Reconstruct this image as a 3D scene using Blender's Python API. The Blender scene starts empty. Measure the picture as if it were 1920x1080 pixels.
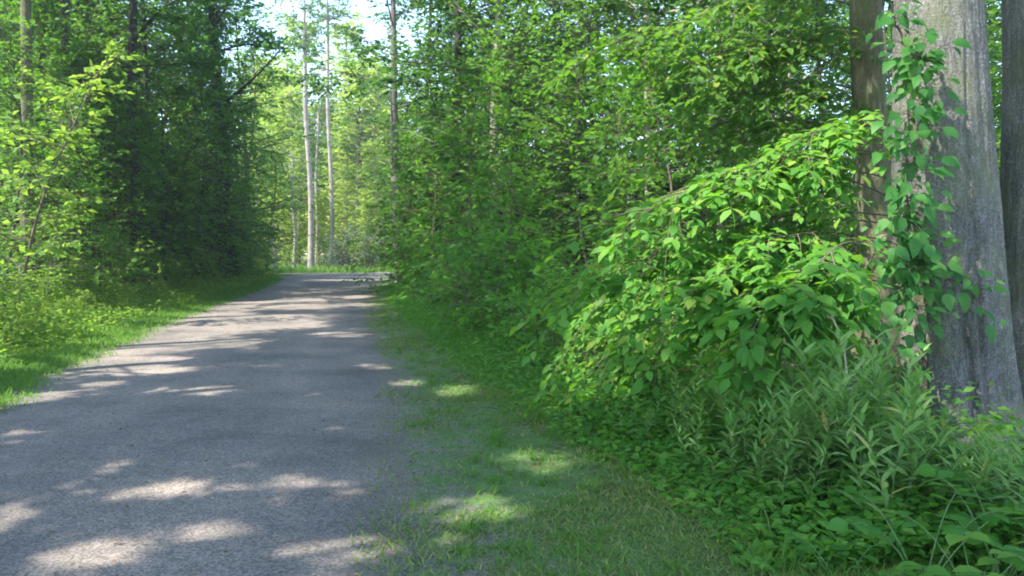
import bpy, math
import numpy as np
from mathutils import Vector, Euler

rng = np.random.default_rng(11)
scene = bpy.context.scene
COL = scene.collection
PI = math.pi

# ------------------------------------------------------------------ camera
F = 1500.0                       # focal length in photo pixels (1920 wide)
CAM_H = 1.6
PITCH = math.atan(70.0 / F)
cam_d = bpy.data.cameras.new('camera')
cam_d.sensor_width = 36.0
cam_d.lens = 36.0 * F / 1920.0
cam_d.clip_end = 3000.0
cam = bpy.data.objects.new('camera', cam_d)
cam.location = (0, 0, CAM_H)
cam.rotation_euler = (PI / 2 - PITCH, 0, 0)
COL.objects.link(cam)
scene.camera = cam
CP, SP = math.cos(PITCH), math.sin(PITCH)


def at(x, y, d):
    """point of the place that the photo shows at pixel x, y when it stands d metres ahead"""
    u, v = (x - 960.0) / F, (540.0 - y) / F
    ry, rz = CP + v * SP, -SP + v * CP
    s = d / ry
    return np.array([u * s, d, CAM_H + rz * s])


def on_ground(x, y, z=0.0):
    u, v = (x - 960.0) / F, (540.0 - y) / F
    ry, rz = CP + v * SP, -SP + v * CP
    s = (z - CAM_H) / rz
    return np.array([u * s, ry * s, z])


# ------------------------------------------------------------------ sun
SUN_EL = math.radians(58)
SUN_AZ = math.radians(-117)       # from +Y (ahead), negative = towards the left
SUN = np.array([math.sin(SUN_AZ) * math.cos(SUN_EL), math.cos(SUN_AZ) * math.cos(SUN_EL), math.sin(SUN_EL)])

# ------------------------------------------------------------------ materials


def new_mat(name):
    m = bpy.data.materials.new(name)
    m.use_nodes = True
    nt = m.node_tree
    nt.nodes.clear()
    out = nt.nodes.new('ShaderNodeOutputMaterial')
    return m, nt, out


def ramp(nt, stops):
    r = nt.nodes.new('ShaderNodeValToRGB')
    el = r.color_ramp.elements
    while len(el) < len(stops):
        el.new(0.5)
    for e, (p, c) in zip(el, stops):
        e.position = p
        e.color = (c[0], c[1], c[2], 1)
    return r


def noise(nt, scale, detail=4, rough=0.6, vec=None, dist=0.0):
    n = nt.nodes.new('ShaderNodeTexNoise')
    n.inputs['Scale'].default_value = scale
    n.inputs['Detail'].default_value = detail
    n.inputs['Roughness'].default_value = rough
    n.inputs['Distortion'].default_value = dist
    if vec is not None:
        nt.links.new(vec, n.inputs['Vector'])
    return n


def math_n(nt, op, a, b=None, c=None):
    n = nt.nodes.new('ShaderNodeMath')
    n.operation = op
    for k, v in enumerate((a, b, c)):
        if v is None:
            continue
        if isinstance(v, (int, float)):
            n.inputs[k].default_value = v
        else:
            nt.links.new(v, n.inputs[k])
    return n.outputs[0]


def mixc(nt, fac, a, b, mode='MIX'):
    n = nt.nodes.new('ShaderNodeMix')
    n.data_type = 'RGBA'
    n.blend_type = mode
    if isinstance(fac, (int, float)):
        n.inputs[0].default_value = fac
    else:
        nt.links.new(fac, n.inputs[0])
    for k, v in ((6, a), (7, b)):
        if isinstance(v, tuple):
            n.inputs[k].default_value = (v[0], v[1], v[2], 1)
        else:
            nt.links.new(v, n.inputs[k])
    return n.outputs[2]


def leaf_mat(name, dark, mid, light, trans, tw=0.45, rough=0.6, spec=0.22):
    """leaf: colour differs from leaf to leaf and from plant to plant; thin, so light also passes through"""
    m, nt, out = new_mat(name)
    g = nt.nodes.new('ShaderNodeNewGeometry')
    oi = nt.nodes.new('ShaderNodeObjectInfo')
    v = math_n(nt, 'ADD', math_n(nt, 'MULTIPLY', g.outputs['Random Per Island'], 0.72),
               math_n(nt, 'MULTIPLY', oi.outputs['Random'], 0.28))
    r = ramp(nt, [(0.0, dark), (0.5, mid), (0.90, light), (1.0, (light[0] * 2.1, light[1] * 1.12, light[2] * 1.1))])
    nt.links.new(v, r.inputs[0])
    b = nt.nodes.new('ShaderNodeBsdfPrincipled')
    nt.links.new(r.outputs[0], b.inputs['Base Color'])
    b.inputs['Roughness'].default_value = rough
    b.inputs['Specular IOR Level'].default_value = spec
    t = nt.nodes.new('ShaderNodeBsdfTranslucent')
    tc = mixc(nt, 0.75, r.outputs[0], trans)
    nt.links.new(tc, t.inputs['Color'])
    mx = nt.nodes.new('ShaderNodeMixShader')
    mx.inputs[0].default_value = tw
    nt.links.new(b.outputs[0], mx.inputs[1])
    nt.links.new(t.outputs[0], mx.inputs[2])
    nt.links.new(mx.outputs[0], out.inputs['Surface'])
    return m


def bark_mat(name, c0, c1, c2, scale=1.0, moss=None, bump=0.6, zs=0.16, fine=0.38):
    m, nt, out = new_mat(name)
    tc = nt.nodes.new('ShaderNodeTexCoord')
    mp = nt.nodes.new('ShaderNodeMapping')
    mp.inputs['Scale'].default_value = (1, 1, zs)
    nt.links.new(tc.outputs['Object'], mp.inputs[0])
    n1 = noise(nt, 26 * scale, 8, 0.7, mp.outputs[0], 0.4)
    n2 = noise(nt, 1.6 * scale, 5, 0.6, tc.outputs['Object'])
    n3 = noise(nt, 60 * scale, 3, 0.7, tc.outputs['Object'])
    f = math_n(nt, 'ADD', math_n(nt, 'MULTIPLY', n1.outputs[0], 1 - fine), math_n(nt, 'MULTIPLY', n3.outputs[0], fine))
    r = ramp(nt, [(0.34, c0), (0.52, c1), (0.68, c2)])
    nt.links.new(f, r.inputs[0])
    col = r.outputs[0]
    mpf = nt.nodes.new('ShaderNodeMapping')
    mpf.inputs['Scale'].default_value = (1, 1, 0.2)
    nt.links.new(tc.outputs['Object'], mpf.inputs[0])
    nf = noise(nt, 11 * scale, 5, 0.6, mpf.outputs[0], 1.2)
    rfz = ramp(nt, [(0.0, (.66, .66, .64)), (0.02, (.84, .84, .83)), (0.05, (1, 1, 1))])
    nt.links.new(math_n(nt, 'ABSOLUTE', math_n(nt, 'SUBTRACT', nf.outputs[0], 0.5)), rfz.inputs[0])
    col = mixc(nt, 1.0, col, rfz.outputs[0], 'MULTIPLY')
    f = math_n(nt, 'ADD', f, math_n(nt, 'MULTIPLY', rfz.outputs[0], 0.55))
    r2 = ramp(nt, [(0.35, (0.62, 0.62, 0.66)), (0.7, (1.15, 1.12, 1.05))])
    nt.links.new(n2.outputs[0], r2.inputs[0])
    col = mixc(nt, 1.0, col, r2.outputs[0], 'MULTIPLY')
    if moss is not None:
        n4 = noise(nt, 2.3, 6, 0.65, tc.outputs['Object'])
        rm = ramp(nt, [(0.46, (0, 0, 0)), (0.66, (0.75, 0.75, 0.75))])
        nt.links.new(n4.outputs[0], rm.inputs[0])
        col = mixc(nt, rm.outputs[0], col, moss)
    b = nt.nodes.new('ShaderNodeBsdfPrincipled')
    nt.links.new(col, b.inputs['Base Color'])
    b.inputs['Roughness'].default_value = 0.9
    b.inputs['Specular IOR Level'].default_value = 0.2
    bp = nt.nodes.new('ShaderNodeBump')
    bp.inputs['Strength'].default_value = bump
    bp.inputs['Distance'].default_value = 0.03
    nt.links.new(f, bp.inputs['Height'])
    nt.links.new(bp.outputs[0], b.inputs['Normal'])
    nt.links.new(b.outputs[0], out.inputs['Surface'])
    return m


def plain_mat(name, c0, c1, scale=20, rough=0.85):
    m, nt, out = new_mat(name)
    tc = nt.nodes.new('ShaderNodeTexCoord')
    n = noise(nt, scale, 5, 0.65, tc.outputs['Object'])
    r = ramp(nt, [(0.35, c0), (0.65, c1)])
    nt.links.new(n.outputs[0], r.inputs[0])
    b = nt.nodes.new('ShaderNodeBsdfPrincipled')
    nt.links.new(r.outputs[0], b.inputs['Base Color'])
    b.inputs['Roughness'].default_value = rough
    nt.links.new(b.outputs[0], out.inputs['Surface'])
    return m


M = {}
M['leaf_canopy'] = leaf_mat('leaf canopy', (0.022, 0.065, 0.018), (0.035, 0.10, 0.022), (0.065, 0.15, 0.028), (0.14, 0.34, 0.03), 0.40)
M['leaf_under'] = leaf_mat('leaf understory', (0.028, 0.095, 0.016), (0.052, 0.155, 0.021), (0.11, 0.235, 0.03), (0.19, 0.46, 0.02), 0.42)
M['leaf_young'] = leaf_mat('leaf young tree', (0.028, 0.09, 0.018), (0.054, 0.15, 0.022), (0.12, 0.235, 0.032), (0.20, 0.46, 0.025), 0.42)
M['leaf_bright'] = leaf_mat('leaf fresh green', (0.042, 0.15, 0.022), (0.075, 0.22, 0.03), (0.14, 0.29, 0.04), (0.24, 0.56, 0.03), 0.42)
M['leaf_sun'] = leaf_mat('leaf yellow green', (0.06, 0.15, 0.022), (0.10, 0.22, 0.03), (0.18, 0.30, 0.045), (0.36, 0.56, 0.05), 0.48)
M['leaf_glade_lit'] = leaf_mat('leaf sunlit yellow green', (0.13, 0.24, 0.035), (0.22, 0.34, 0.05), (0.34, 0.44, 0.09), (0.5, 0.66, 0.09), 0.48)  # paler leaf: the glade's sunlit glow is put into its colour
M['leaf_vine'] = leaf_mat('leaf vine', (0.03, 0.13, 0.03), (0.06, 0.21, 0.035), (0.15, 0.30, 0.06), (0.18, 0.45, 0.04), 0.4, 0.55, 0.3)
M['leaf_weed'] = leaf_mat('leaf weed', (0.085, 0.20, 0.042), (0.15, 0.29, 0.07), (0.25, 0.38, 0.12), (0.24, 0.48, 0.07), 0.42)
M['leaf_verge'] = leaf_mat('leaf clover', (0.05, 0.12, 0.03), (0.09, 0.18, 0.045), (0.19, 0.27, 0.10), (0.2, 0.4, 0.06), 0.3)
M['leaf_greygreen'] = leaf_mat('leaf grey green', (0.05, 0.10, 0.06), (0.08, 0.13, 0.085), (0.13, 0.18, 0.12), (0.12, 0.22, 0.08), 0.3)
M['grass'] = leaf_mat('grass blade', (0.075, 0.15, 0.028), (0.14, 0.225, 0.042), (0.27, 0.30, 0.10), (0.20, 0.36, 0.05), 0.35)
M['grass_lush'] = leaf_mat('grass blade lush', (0.05, 0.14, 0.02), (0.085, 0.20, 0.028), (0.15, 0.27, 0.05), (0.22, 0.46, 0.04), 0.42)
M['bark_grey'] = bark_mat('bark grey', (0.075, 0.077, 0.07), (0.20, 0.198, 0.182), (0.39, 0.385, 0.36), 1.0, (0.12, 0.14, 0.07), 0.7, 0.6, 0.65)
M['bark_dark'] = bark_mat('bark dark', (0.035, 0.032, 0.03), (0.075, 0.068, 0.06), (0.13, 0.115, 0.10), 1.0)
M['bark_brown'] = bark_mat('bark olive brown', (0.08, 0.072, 0.045), (0.19, 0.175, 0.11), (0.30, 0.275, 0.18), 1.0, (0.10, 0.14, 0.045))
M['bark_pale'] = bark_mat('bark pale', (0.26, 0.22, 0.18), (0.45, 0.40, 0.34), (0.62, 0.56, 0.49), 1.0, None, 0.4)
M['twig'] = plain_mat('twig', (0.07, 0.055, 0.035), (0.15, 0.12, 0.08))
M['green_stem'] = plain_mat('green stem', (0.06, 0.13, 0.035), (0.12, 0.20, 0.06))
M['dead_stalk'] = plain_mat('dead stalk', (0.30, 0.25, 0.17), (0.52, 0.45, 0.33))
M['litter'] = leaf_mat('leaf litter', (0.07, 0.045, 0.025), (0.15, 0.105, 0.06), (0.27, 0.21, 0.13), (0.15, 0.10, 0.05), 0.15)
M['stone'] = plain_mat('stone', (0.13, 0.125, 0.12), (0.34, 0.32, 0.30), 30)

# ground: forest floor
m, nt, out = new_mat('forest floor')
tc = nt.nodes.new('ShaderNodeTexCoord')
n1 = noise(nt, 0.35, 6, 0.6, tc.outputs['Object'])
n2 = noise(nt, 9.0, 8, 0.75, tc.outputs['Object'])
r1 = ramp(nt, [(0.3, (0.035, 0.028, 0.016)), (0.5, (0.075, 0.058, 0.034)), (0.72, (0.15, 0.12, 0.075))])
nt.links.new(n2.outputs[0], r1.inputs[0])
r2 = ramp(nt, [(0.3, (0.025, 0.04, 0.012)), (0.7, (0.06, 0.10, 0.022))])
nt.links.new(n2.outputs[0], r2.inputs[0])
rf = ramp(nt, [(0.42, (0, 0, 0)), (0.58, (1, 1, 1))])
nt.links.new(n1.outputs[0], rf.inputs[0])
b = nt.nodes.new('ShaderNodeBsdfPrincipled')
nt.links.new(mixc(nt, rf.outputs[0], r1.outputs[0], r2.outputs[0]), b.inputs['Base Color'])
b.inputs['Roughness'].default_value = 0.95
bp = nt.nodes.new('ShaderNodeBump')
bp.inputs['Strength'].default_value = 0.7
bp.inputs['Distance'].default_value = 0.05
nt.links.new(n2.outputs[0], bp.inputs['Height'])
nt.links.new(bp.outputs[0], b.inputs['Normal'])
nt.links.new(b.outputs[0], out.inputs['Surface'])
M['ground'] = m

# road: worn pale gravelly tar; 'across' runs -1 (left edge) .. 1 (right edge)
m, nt, out = new_mat('worn tar and gravel road')
tc = nt.nodes.new('ShaderNodeTexCoord')
ac = nt.nodes.new('ShaderNodeAttribute')
ac.attribute_name = 'across'
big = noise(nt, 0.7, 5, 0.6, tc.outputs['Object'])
fine = noise(nt, 75, 6, 0.85, tc.outputs['Object'])
vor = nt.nodes.new('ShaderNodeTexVoronoi')
vor.inputs['Scale'].default_value = 85
nt.links.new(tc.outputs['Object'], vor.inputs['Vector'])
vsep = nt.nodes.new('ShaderNodeSeparateColor')
nt.links.new(vor.outputs['Color'], vsep.inputs[0])
f = math_n(nt, 'ADD', math_n(nt, 'MULTIPLY', fine.outputs[0], 0.6), math_n(nt, 'MULTIPLY', vsep.outputs[0], 0.4))
r1 = ramp(nt, [(0.22, (0.062, 0.056, 0.048)), (0.5, (0.160, 0.144, 0.125)), (0.82, (0.30, 0.272, 0.238))])
nt.links.new(f, r1.inputs[0])
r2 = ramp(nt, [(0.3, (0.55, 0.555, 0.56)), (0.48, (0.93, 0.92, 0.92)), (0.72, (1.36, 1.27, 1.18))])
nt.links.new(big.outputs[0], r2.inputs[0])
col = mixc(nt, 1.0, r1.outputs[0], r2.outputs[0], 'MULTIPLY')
# two paler wheel tracks
tr = nt.nodes.new('ShaderNodeValToRGB')
trk = math_n(nt, 'ABSOLUTE', math_n(nt, 'SUBTRACT', math_n(nt, 'ABSOLUTE', ac.outputs['Fac']), 0.42))
wob = math_n(nt, 'ADD', trk, math_n(nt, 'MULTIPLY', math_n(nt, 'SUBTRACT', big.outputs[0], 0.5), 0.3))
mr = nt.nodes.new('ShaderNodeMapRange')
mr.inputs[1].default_value = 0.0
mr.inputs[2].default_value = 0.3
mr.inputs[3].default_value = 0.7
mr.inputs[4].default_value = 0.0
nt.links.new(wob, mr.inputs[0])
col = mixc(nt, mr.outputs[0], col, mixc(nt, 1.0, col, (1.25, 1.22, 1.2), 'MULTIPLY'))
# soil and green creeping in from the edges
edge = math_n(nt, 'ADD', math_n(nt, 'ABSOLUTE', ac.outputs['Fac']), math_n(nt, 'MULTIPLY', math_n(nt, 'SUBTRACT', noise(nt, 3.2, 6, 0.7, tc.outputs['Object']).outputs[0], 0.5), 0.55))
mr2 = nt.nodes.new('ShaderNodeMapRange')
mr2.inputs[1].default_value = 0.78
mr2.inputs[2].default_value = 1.05
mr2.inputs[3].default_value = 0.0
mr2.inputs[4].default_value = 0.7
nt.links.new(edge, mr2.inputs[0])
rs = ramp(nt, [(0.35, (0.06, 0.075, 0.03)), (0.6, (0.15, 0.135, 0.09))])
nt.links.new(fine.outputs[0], rs.inputs[0])
col = mixc(nt, mr2.outputs[0], col, rs.outputs[0])
b = nt.nodes.new('ShaderNodeBsdfPrincipled')
nt.links.new(col, b.inputs['Base Color'])
b.inputs['Roughness'].default_value = 0.85
b.inputs['Specular IOR Level'].default_value = 0.3
bp = nt.nodes.new('ShaderNodeBump')
bp.inputs['Strength'].default_value = 0.55
bp.inputs['Distance'].default_value = 0.012
nt.links.new(f, bp.inputs['Height'])
nt.links.new(bp.outputs[0], b.inputs['Normal'])
nt.links.new(b.outputs[0], out.inputs['Surface'])
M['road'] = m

# verge: packed gravel with moss and thin turf
m, nt, out = new_mat('mossy gravel verge')
tc = nt.nodes.new('ShaderNodeTexCoord')
ac = nt.nodes.new('ShaderNodeAttribute')
ac.attribute_name = 'across'
fine = noise(nt, 38, 6, 0.8, tc.outputs['Object'])
med = noise(nt, 4.5, 7, 0.72, tc.outputs['Object'])
big = noise(nt, 1.1, 4, 0.6, tc.outputs['Object'])
rg = ramp(nt, [(0.22, (0.062, 0.056, 0.048)), (0.5, (0.160, 0.144, 0.125)), (0.82, (0.30, 0.272, 0.238))])
vor = nt.nodes.new('ShaderNodeTexVoronoi')
vor.inputs['Scale'].default_value = 85
nt.links.new(tc.outputs['Object'], vor.inputs['Vector'])
vsep = nt.nodes.new('ShaderNodeSeparateColor')
nt.links.new(vor.outputs['Color'], vsep.inputs[0])
f45 = noise(nt, 75, 6, 0.85, tc.outputs['Object'])
fv = math_n(nt, 'ADD', math_n(nt, 'MULTIPLY', f45.outputs[0], 0.6), math_n(nt, 'MULTIPLY', vsep.outputs[0], 0.4))
nt.links.new(fv, rg.inputs[0])
rm = ramp(nt, [(0.3, (0.05, 0.10, 0.026)), (0.55, (0.10, 0.19, 0.05)), (0.75, (0.18, 0.25, 0.09))])
nt.links.new(fine.outputs[0], rm.inputs[0])
rb = ramp(nt, [(0.3, (0.06, 0.042, 0.022)), (0.7, (0.16, 0.11, 0.06))])
nt.links.new(fine.outputs[0], rb.inputs[0])
g0 = math_n(nt, 'ADD', math_n(nt, 'MULTIPLY', ac.outputs['Fac'], 0.55), math_n(nt, 'MULTIPLY', med.outputs[0], 0.9))
mr = nt.nodes.new('ShaderNodeMapRange')
mr.inputs[1].default_value = 0.46
mr.inputs[2].default_value = 0.70
nt.links.new(g0, mr.inputs[0])
col = mixc(nt, mr.outputs[0], rg.outputs[0], rm.outputs[0])
g1 = math_n(nt, 'ADD', math_n(nt, 'MULTIPLY', ac.outputs['Fac'], 0.35), math_n(nt, 'MULTIPLY', big.outputs[0], 0.9))
mr = nt.nodes.new('ShaderNodeMapRange')
mr.inputs[1].default_value = 0.68
mr.inputs[2].default_value = 0.84
mr.inputs[4].default_value = 0.8
nt.links.new(g1, mr.inputs[0])
col = mixc(nt, mr.outputs[0], col, rb.outputs[0])
b = nt.nodes.new('ShaderNodeBsdfPrincipled')
nt.links.new(col, b.inputs['Base Color'])
b.inputs['Roughness'].default_value = 0.95
b.inputs['Specular IOR Level'].default_value = 0.2
bp = nt.nodes.new('ShaderNodeBump')
bp.inputs['Strength'].default_value = 0.8
bp.inputs['Distance'].default_value = 0.02
nt.links.new(fine.outputs[0], bp.inputs['Height'])
nt.links.new(bp.outputs[0], b.inputs['Normal'])
nt.links.new(b.outputs[0], out.inputs['Surface'])
M['verge'] = m

# ------------------------------------------------------------------ mesh helpers


def unit(v):
    return v / np.maximum(np.linalg.norm(v, axis=-1, keepdims=True), 1e-9)


def make_mesh(name, V, sizes, idx, mat, smooth=False):
    me = bpy.data.meshes.new(name)
    V = np.ascontiguousarray(V, dtype=np.float32)
    sizes = np.asarray(sizes, dtype=np.int32)
    me.vertices.add(len(V))
    me.vertices.foreach_set('co', V.ravel())
    me.loops.add(len(idx))
    me.loops.foreach_set('vertex_index', np.ascontiguousarray(idx, dtype=np.int32))
    me.polygons.add(len(sizes))
    st = np.zeros(len(sizes), dtype=np.int32)
    st[1:] = np.cumsum(sizes)[:-1]
    me.polygons.foreach_set('loop_start', st)
    if smooth:
        me.polygons.foreach_set('use_smooth', np.ones(len(sizes), dtype=bool))
    me.update(calc_edges=True)
    me.materials.append(mat)
    return me


# leaf templates in (across, along, up)
LEAF_FINE = (np.array([[0, 0, 0], [0, .34, .015], [0, .7, -.01], [0, 1.0, -.10],
                       [-.25, .30, .05], [-.21, .66, .035], [.25, .30, .05], [.21, .66, .035]]),
             [(0, 1, 4), (1, 2, 5, 4), (2, 3, 5), (0, 6, 1), (1, 6, 7, 2), (2, 7, 3)])
LEAF_MID = (np.array([[0, 0, 0], [0, .55, 0], [0, 1.0, -.08], [-.27, .45, .06], [.27, .45, .06]]),
            [(0, 1, 3), (1, 2, 3), (0, 4, 1), (1, 4, 2)])
LEAF_FAR = (np.array([[0, 0, 0], [-.30, .45, .04], [0, 1.0, -.04], [.30, .45, .04]]), [(0, 3, 2, 1)])
BLADE = (np.array([[-.5, 0, 0], [.5, 0, 0], [-.36, .55, .06], [.36, .55, .06], [0, 1.0, .30]]), [(0, 1, 3, 2), (2, 3, 4)])
LANCE = (np.array([[0, 0, 0], [-.085, .35, .02], [.085, .35, .02], [-.06, .7, -.04], [.06, .7, -.04], [0, 1.0, -.20]]),
         [(0, 2, 1), (1, 2, 4, 3), (3, 4, 5)])
# five-pointed leaf for the trunk vine and heart-shaped leaf
HEART = (np.array([[0, 0, 0], [0, .30, .02], [0, .68, -.02], [0, 1.0, -.14],
                   [-.19, .05, .02], [-.33, .32, .05], [-.20, .68, .02], [.19, .05, .02], [.33, .32, .07], [.20, .68, .04]]),
         [(0, 1, 5, 4), (1, 2, 6, 5), (2, 3, 6), (0, 7, 8, 1), (1, 8, 9, 2), (2, 9, 3)])


def leaves_mesh(name, P, A, N, S, tmpl, mat, W=None, smooth=False):
    tv, tf = tmpl
    P, A, N = np.asarray(P, float), unit(np.asarray(A, float)), np.asarray(N, float)
    n, k = len(P), len(tv)
    B = unit(np.cross(A, N))
    N = np.cross(B, A)
    S = np.broadcast_to(np.asarray(S, float), (n,))
    W = S if W is None else np.broadcast_to(np.asarray(W, float), (n,))
    V = (P[:, None, :] + (W[:, None] * tv[None, :, 0])[..., None] * B[:, None, :]
         + (S[:, None] * tv[None, :, 1])[..., None] * A[:, None, :]
         + (S[:, None] * tv[None, :, 2])[..., None] * N[:, None, :])
    flat = np.array([i for f_ in tf for i in f_])
    idx = (np.arange(n)[:, None] * k + flat[None, :]).ravel()
    sizes = np.tile([len(f_) for f_ in tf], n)
    return make_mesh(name, V.reshape(-1, 3), sizes, idx, mat, smooth)


class Tubes:
    """collects bent tapering tubes, builds them as one mesh"""

    def __init__(self):
        self.V, self.I, self.n = [], [], 0
        self.cnt = 0

    def add(self, P, R, sides=5):
        P = np.asarray(P, float)
        if P.ndim == 2:
            P = P[None]
        R = np.broadcast_to(np.asarray(R, float), P.shape[:2])
        m_, k, _ = P.shape
        T = unit(np.gradient(P, axis=1))
        ref = np.zeros((m_, 1, 3))
        mt = unit(P[:, -1] - P[:, 0])
        ref[:, 0] = np.where(np.abs(mt[:, 2:3]) < 0.8, np.array([[0, 0, 1.0]]), np.array([[1.0, 0, 0]]))
        U = unit(np.cross(T, ref))
        Wv = np.cross(T, U)
        a = np.arange(sides) * 2 * PI / sides
        V = (P[:, :, None, :] + R[:, :, None, None] * (np.cos(a)[None, None, :, None] * U[:, :, None, :]
                                                       + np.sin(a)[None, None, :, None] * Wv[:, :, None, :]))
        j = np.arange(sides)
        jn = (j + 1) % sides
        i = np.arange(k - 1)
        q = np.stack([i[:, None] * sides + j, i[:, None] * sides + jn, (i[:, None] + 1) * sides + jn, (i[:, None] + 1) * sides + j], -1)
        q = q.reshape(-1, 4)
        off = self.n + np.arange(m_) * k * sides
        self.I.append((off[:, None, None] + q[None]).reshape(-1, 4))
        self.V.append(V.reshape(-1, 3))
        self.n += m_ * k * sides
        return self

    def mesh(self, name, mat):
        V, I = np.concatenate(self.V), np.concatenate(self.I)
        return make_mesh(name, V, np.full(len(I), 4), I.ravel(), mat, True)


class Lf:
    """collects leaves"""

    def __init__(self):
        self.P, self.A, self.N, self.S = [], [], [], []

    def add(self, P, A, N, S):
        P = np.asarray(P, float).reshape(-1, 3)
        self.P.append(P)
        self.A.append(np.asarray(A, float).reshape(-1, 3))
        self.N.append(np.asarray(N, float).reshape(-1, 3))
        self.S.append(np.broadcast_to(np.asarray(S, float), (len(P),)) if np.ndim(S) == 0 else np.asarray(S, float).ravel())

    def arrays(self):
        return np.concatenate(self.P), np.concatenate(self.A), np.concatenate(self.N), np.concatenate(self.S)


Z = np.array([0, 0, 1.0])


def sprays(O, D, L, lf, tb, leaf, T=7, K=6, droop=0.25, r0=0.012, up=0.45, spread=0.5, twigs=True, sides=4, planar=0.85, drop=0.0):
    """flat leafy branches: O origins, D directions, L lengths (M); T side twigs with K leaves each"""
    O, D = np.asarray(O, float), unit(np.asarray(D, float))
    m_ = len(O)
    L = np.broadcast_to(np.asarray(L, float), (m_,))
    t = np.linspace(0, 1, 6)
    bend = rng.normal(0, .08, (m_, 3))

    def curve(tt):
        return (O[:, None] + D[:, None] * (L[:, None] * tt)[..., None] + bend[:, None] * (L[:, None] * tt ** 2)[..., None]
                - Z * (droop * L[:, None] * tt ** 2)[..., None])
    if tb is not None:
        tb.add(curve(np.broadcast_to(t, (m_, 6))), (r0 * (1.0 - 0.85 * t))[None] * (L[:, None] / L.mean()), sides)
    side = unit(np.cross(D, Z) + 1e-6)
    ti = np.broadcast_to(np.linspace(0.16, 1.0, T), (m_, T)) + rng.normal(0, .03, (m_, T))
    ti = np.clip(ti, 0.05, 1.0)
    B = curve(ti)
    sg = np.where(np.arange(T) % 2 == 0, 1.0, -1.0)
    sg = sg[None] * np.ones((m_, 1))
    ang = np.radians(rng.normal(48, 10, (m_, T)))
    ang[:, -1] = rng.normal(0, .15, m_)
    TD = D[:, None] * np.cos(ang)[..., None] + side[:, None] * (sg * np.sin(ang))[..., None]
    TD = TD + rng.normal(0, 1 - planar, (m_, T, 3)) - Z * (droop * 0.8 * ti)[..., None]
    TD = unit(TD)
    TL = L[:, None] * spread * (1.05 - 0.6 * ti) * rng.uniform(.7, 1.2, (m_, T))
    if tb is not None and twigs:
        tt = np.linspace(0, 1, 3)
        PP = B[:, :, None] + TD[:, :, None] * (TL[..., None] * tt)[..., None] - Z * (0.12 * TL[..., None] * tt ** 2)[..., None]
        tb.add(PP.reshape(-1, 3, 3), r0 * 0.38 * np.array([1, .7, .3]), 3)
    u = np.broadcast_to(np.linspace(0.22, 1.0, K), (m_, T, K)) + rng.normal(0, .05, (m_, T, K))
    LP = B[:, :, None] + TD[:, :, None] * (TL[..., None] * u)[..., None] - Z * (0.12 * TL[..., None] * u ** 2)[..., None]
    tside = unit(np.cross(TD, Z) + 1e-6)
    s2 = np.where(np.arange(K) % 2 == 0, 1.0, -1.0) * np.ones((m_, T, K))
    a2 = np.radians(rng.normal(52, 14, (m_, T, K)))
    a2[..., -1] = rng.normal(0, .25, (m_, T))
    A = TD[:, :, None] * np.cos(a2)[..., None] + tside[:, :, None] * (s2 * np.sin(a2))[..., None]
    A = A - Z * np.abs(rng.normal(.22, .22, (m_, T, K)))[..., None] + rng.normal(0, .12, (m_, T, K, 3))
    N = Z + rng.normal(0, up, (m_, T, K, 3))
    S = leaf * rng.uniform(.5, 1.3, (m_, T, K))
    if drop > 0:
        kt = np.repeat((rng.uniform(0, 1, (m_, T)) > drop)[..., None], K, 2).ravel() & (rng.uniform(0, 1, m_ * T * K) > drop * .4)
        LP, A, N, S = LP.reshape(-1, 3)[kt], A.reshape(-1, 3)[kt], N.reshape(-1, 3)[kt], S.ravel()[kt]
    lf.add(LP, A, N, S)


# ------------------------------------------------------------------ objects


def link(name, me, parent=None, mat=None):
    o = bpy.data.objects.new(name, me)
    COL.objects.link(o)
    if parent is not None:
        o.parent = parent
    return o


def tag(o, label=None, cat=None, group=None, kind=None):
    if label:
        o['label'] = label
    if cat:
        o['category'] = cat
    if group:
        o['group'] = group
    if kind:
        o['kind'] = kind
    return o


def thing(name, label, cat, loc=(0, 0, 0), group=None):
    o = bpy.data.objects.new(name, None)
    o.empty_display_size = 0.2
    COL.objects.link(o)
    o.location = loc
    return tag(o, label, cat, group)


def dup(root, loc, rz=0.0, sc=1.0, tilt=(0, 0), label=None, group=None):
    r = root.copy()
    COL.objects.link(r)
    r.location = loc
    r.rotation_euler = (tilt[0], tilt[1], rz)
    r.scale = (sc, sc, sc)
    if label:
        r['label'] = label
    if group:
        r['group'] = group
    for ch in list(root.children):
        c = ch.copy()
        COL.objects.link(c)
        c.parent = r
    return r


class Stock:
    """a kind of plant with a few grown shapes; the first use places the shape itself, later ones copies"""

    def __init__(self, makers):
        self.makers, self.roots, self.k = makers, [None] * len(makers), 0

    def put(self, loc, label, group=None, rz=None, sc=1.0, tilt=(0, 0), which=None):
        i = self.k % len(self.makers) if which is None else which
        self.k += 1
        rz = rng.uniform(0, 2 * PI) if rz is None else rz
        if self.roots[i] is None:
            r = self.makers[i]()
            r.location = loc
            r.rotation_euler = (tilt[0], tilt[1], rz)
            r.scale = (sc, sc, sc)
            r['label'] = label
            if group:
                r['group'] = group
            self.roots[i] = r
            return r
        r = dup(self.roots[i], loc, rz, sc, tilt, label, group)
        if group is None and 'group' in r:
            del r['group']
        return r


# ------------------------------------------------------------------ light gaps in the canopy
# where the photo shows sun on the ground the crowns are open along the sun's direction
GAPS = []        # (centre x, centre y, rx, ry) on the ground


def gap(cx, cy, rx, ry, grow=1.0):
    a, b_ = on_ground(cx, cy + ry), on_ground(cx, cy - ry)
    c = (a + b_) / 2
    d = c[1]
    GAPS.append((c[0] + (cx - 960) / F * 0, c[1], max(rx / F * d * grow, .05), max((b_[1] - a[1]) / 2 * grow, .06)))


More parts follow.
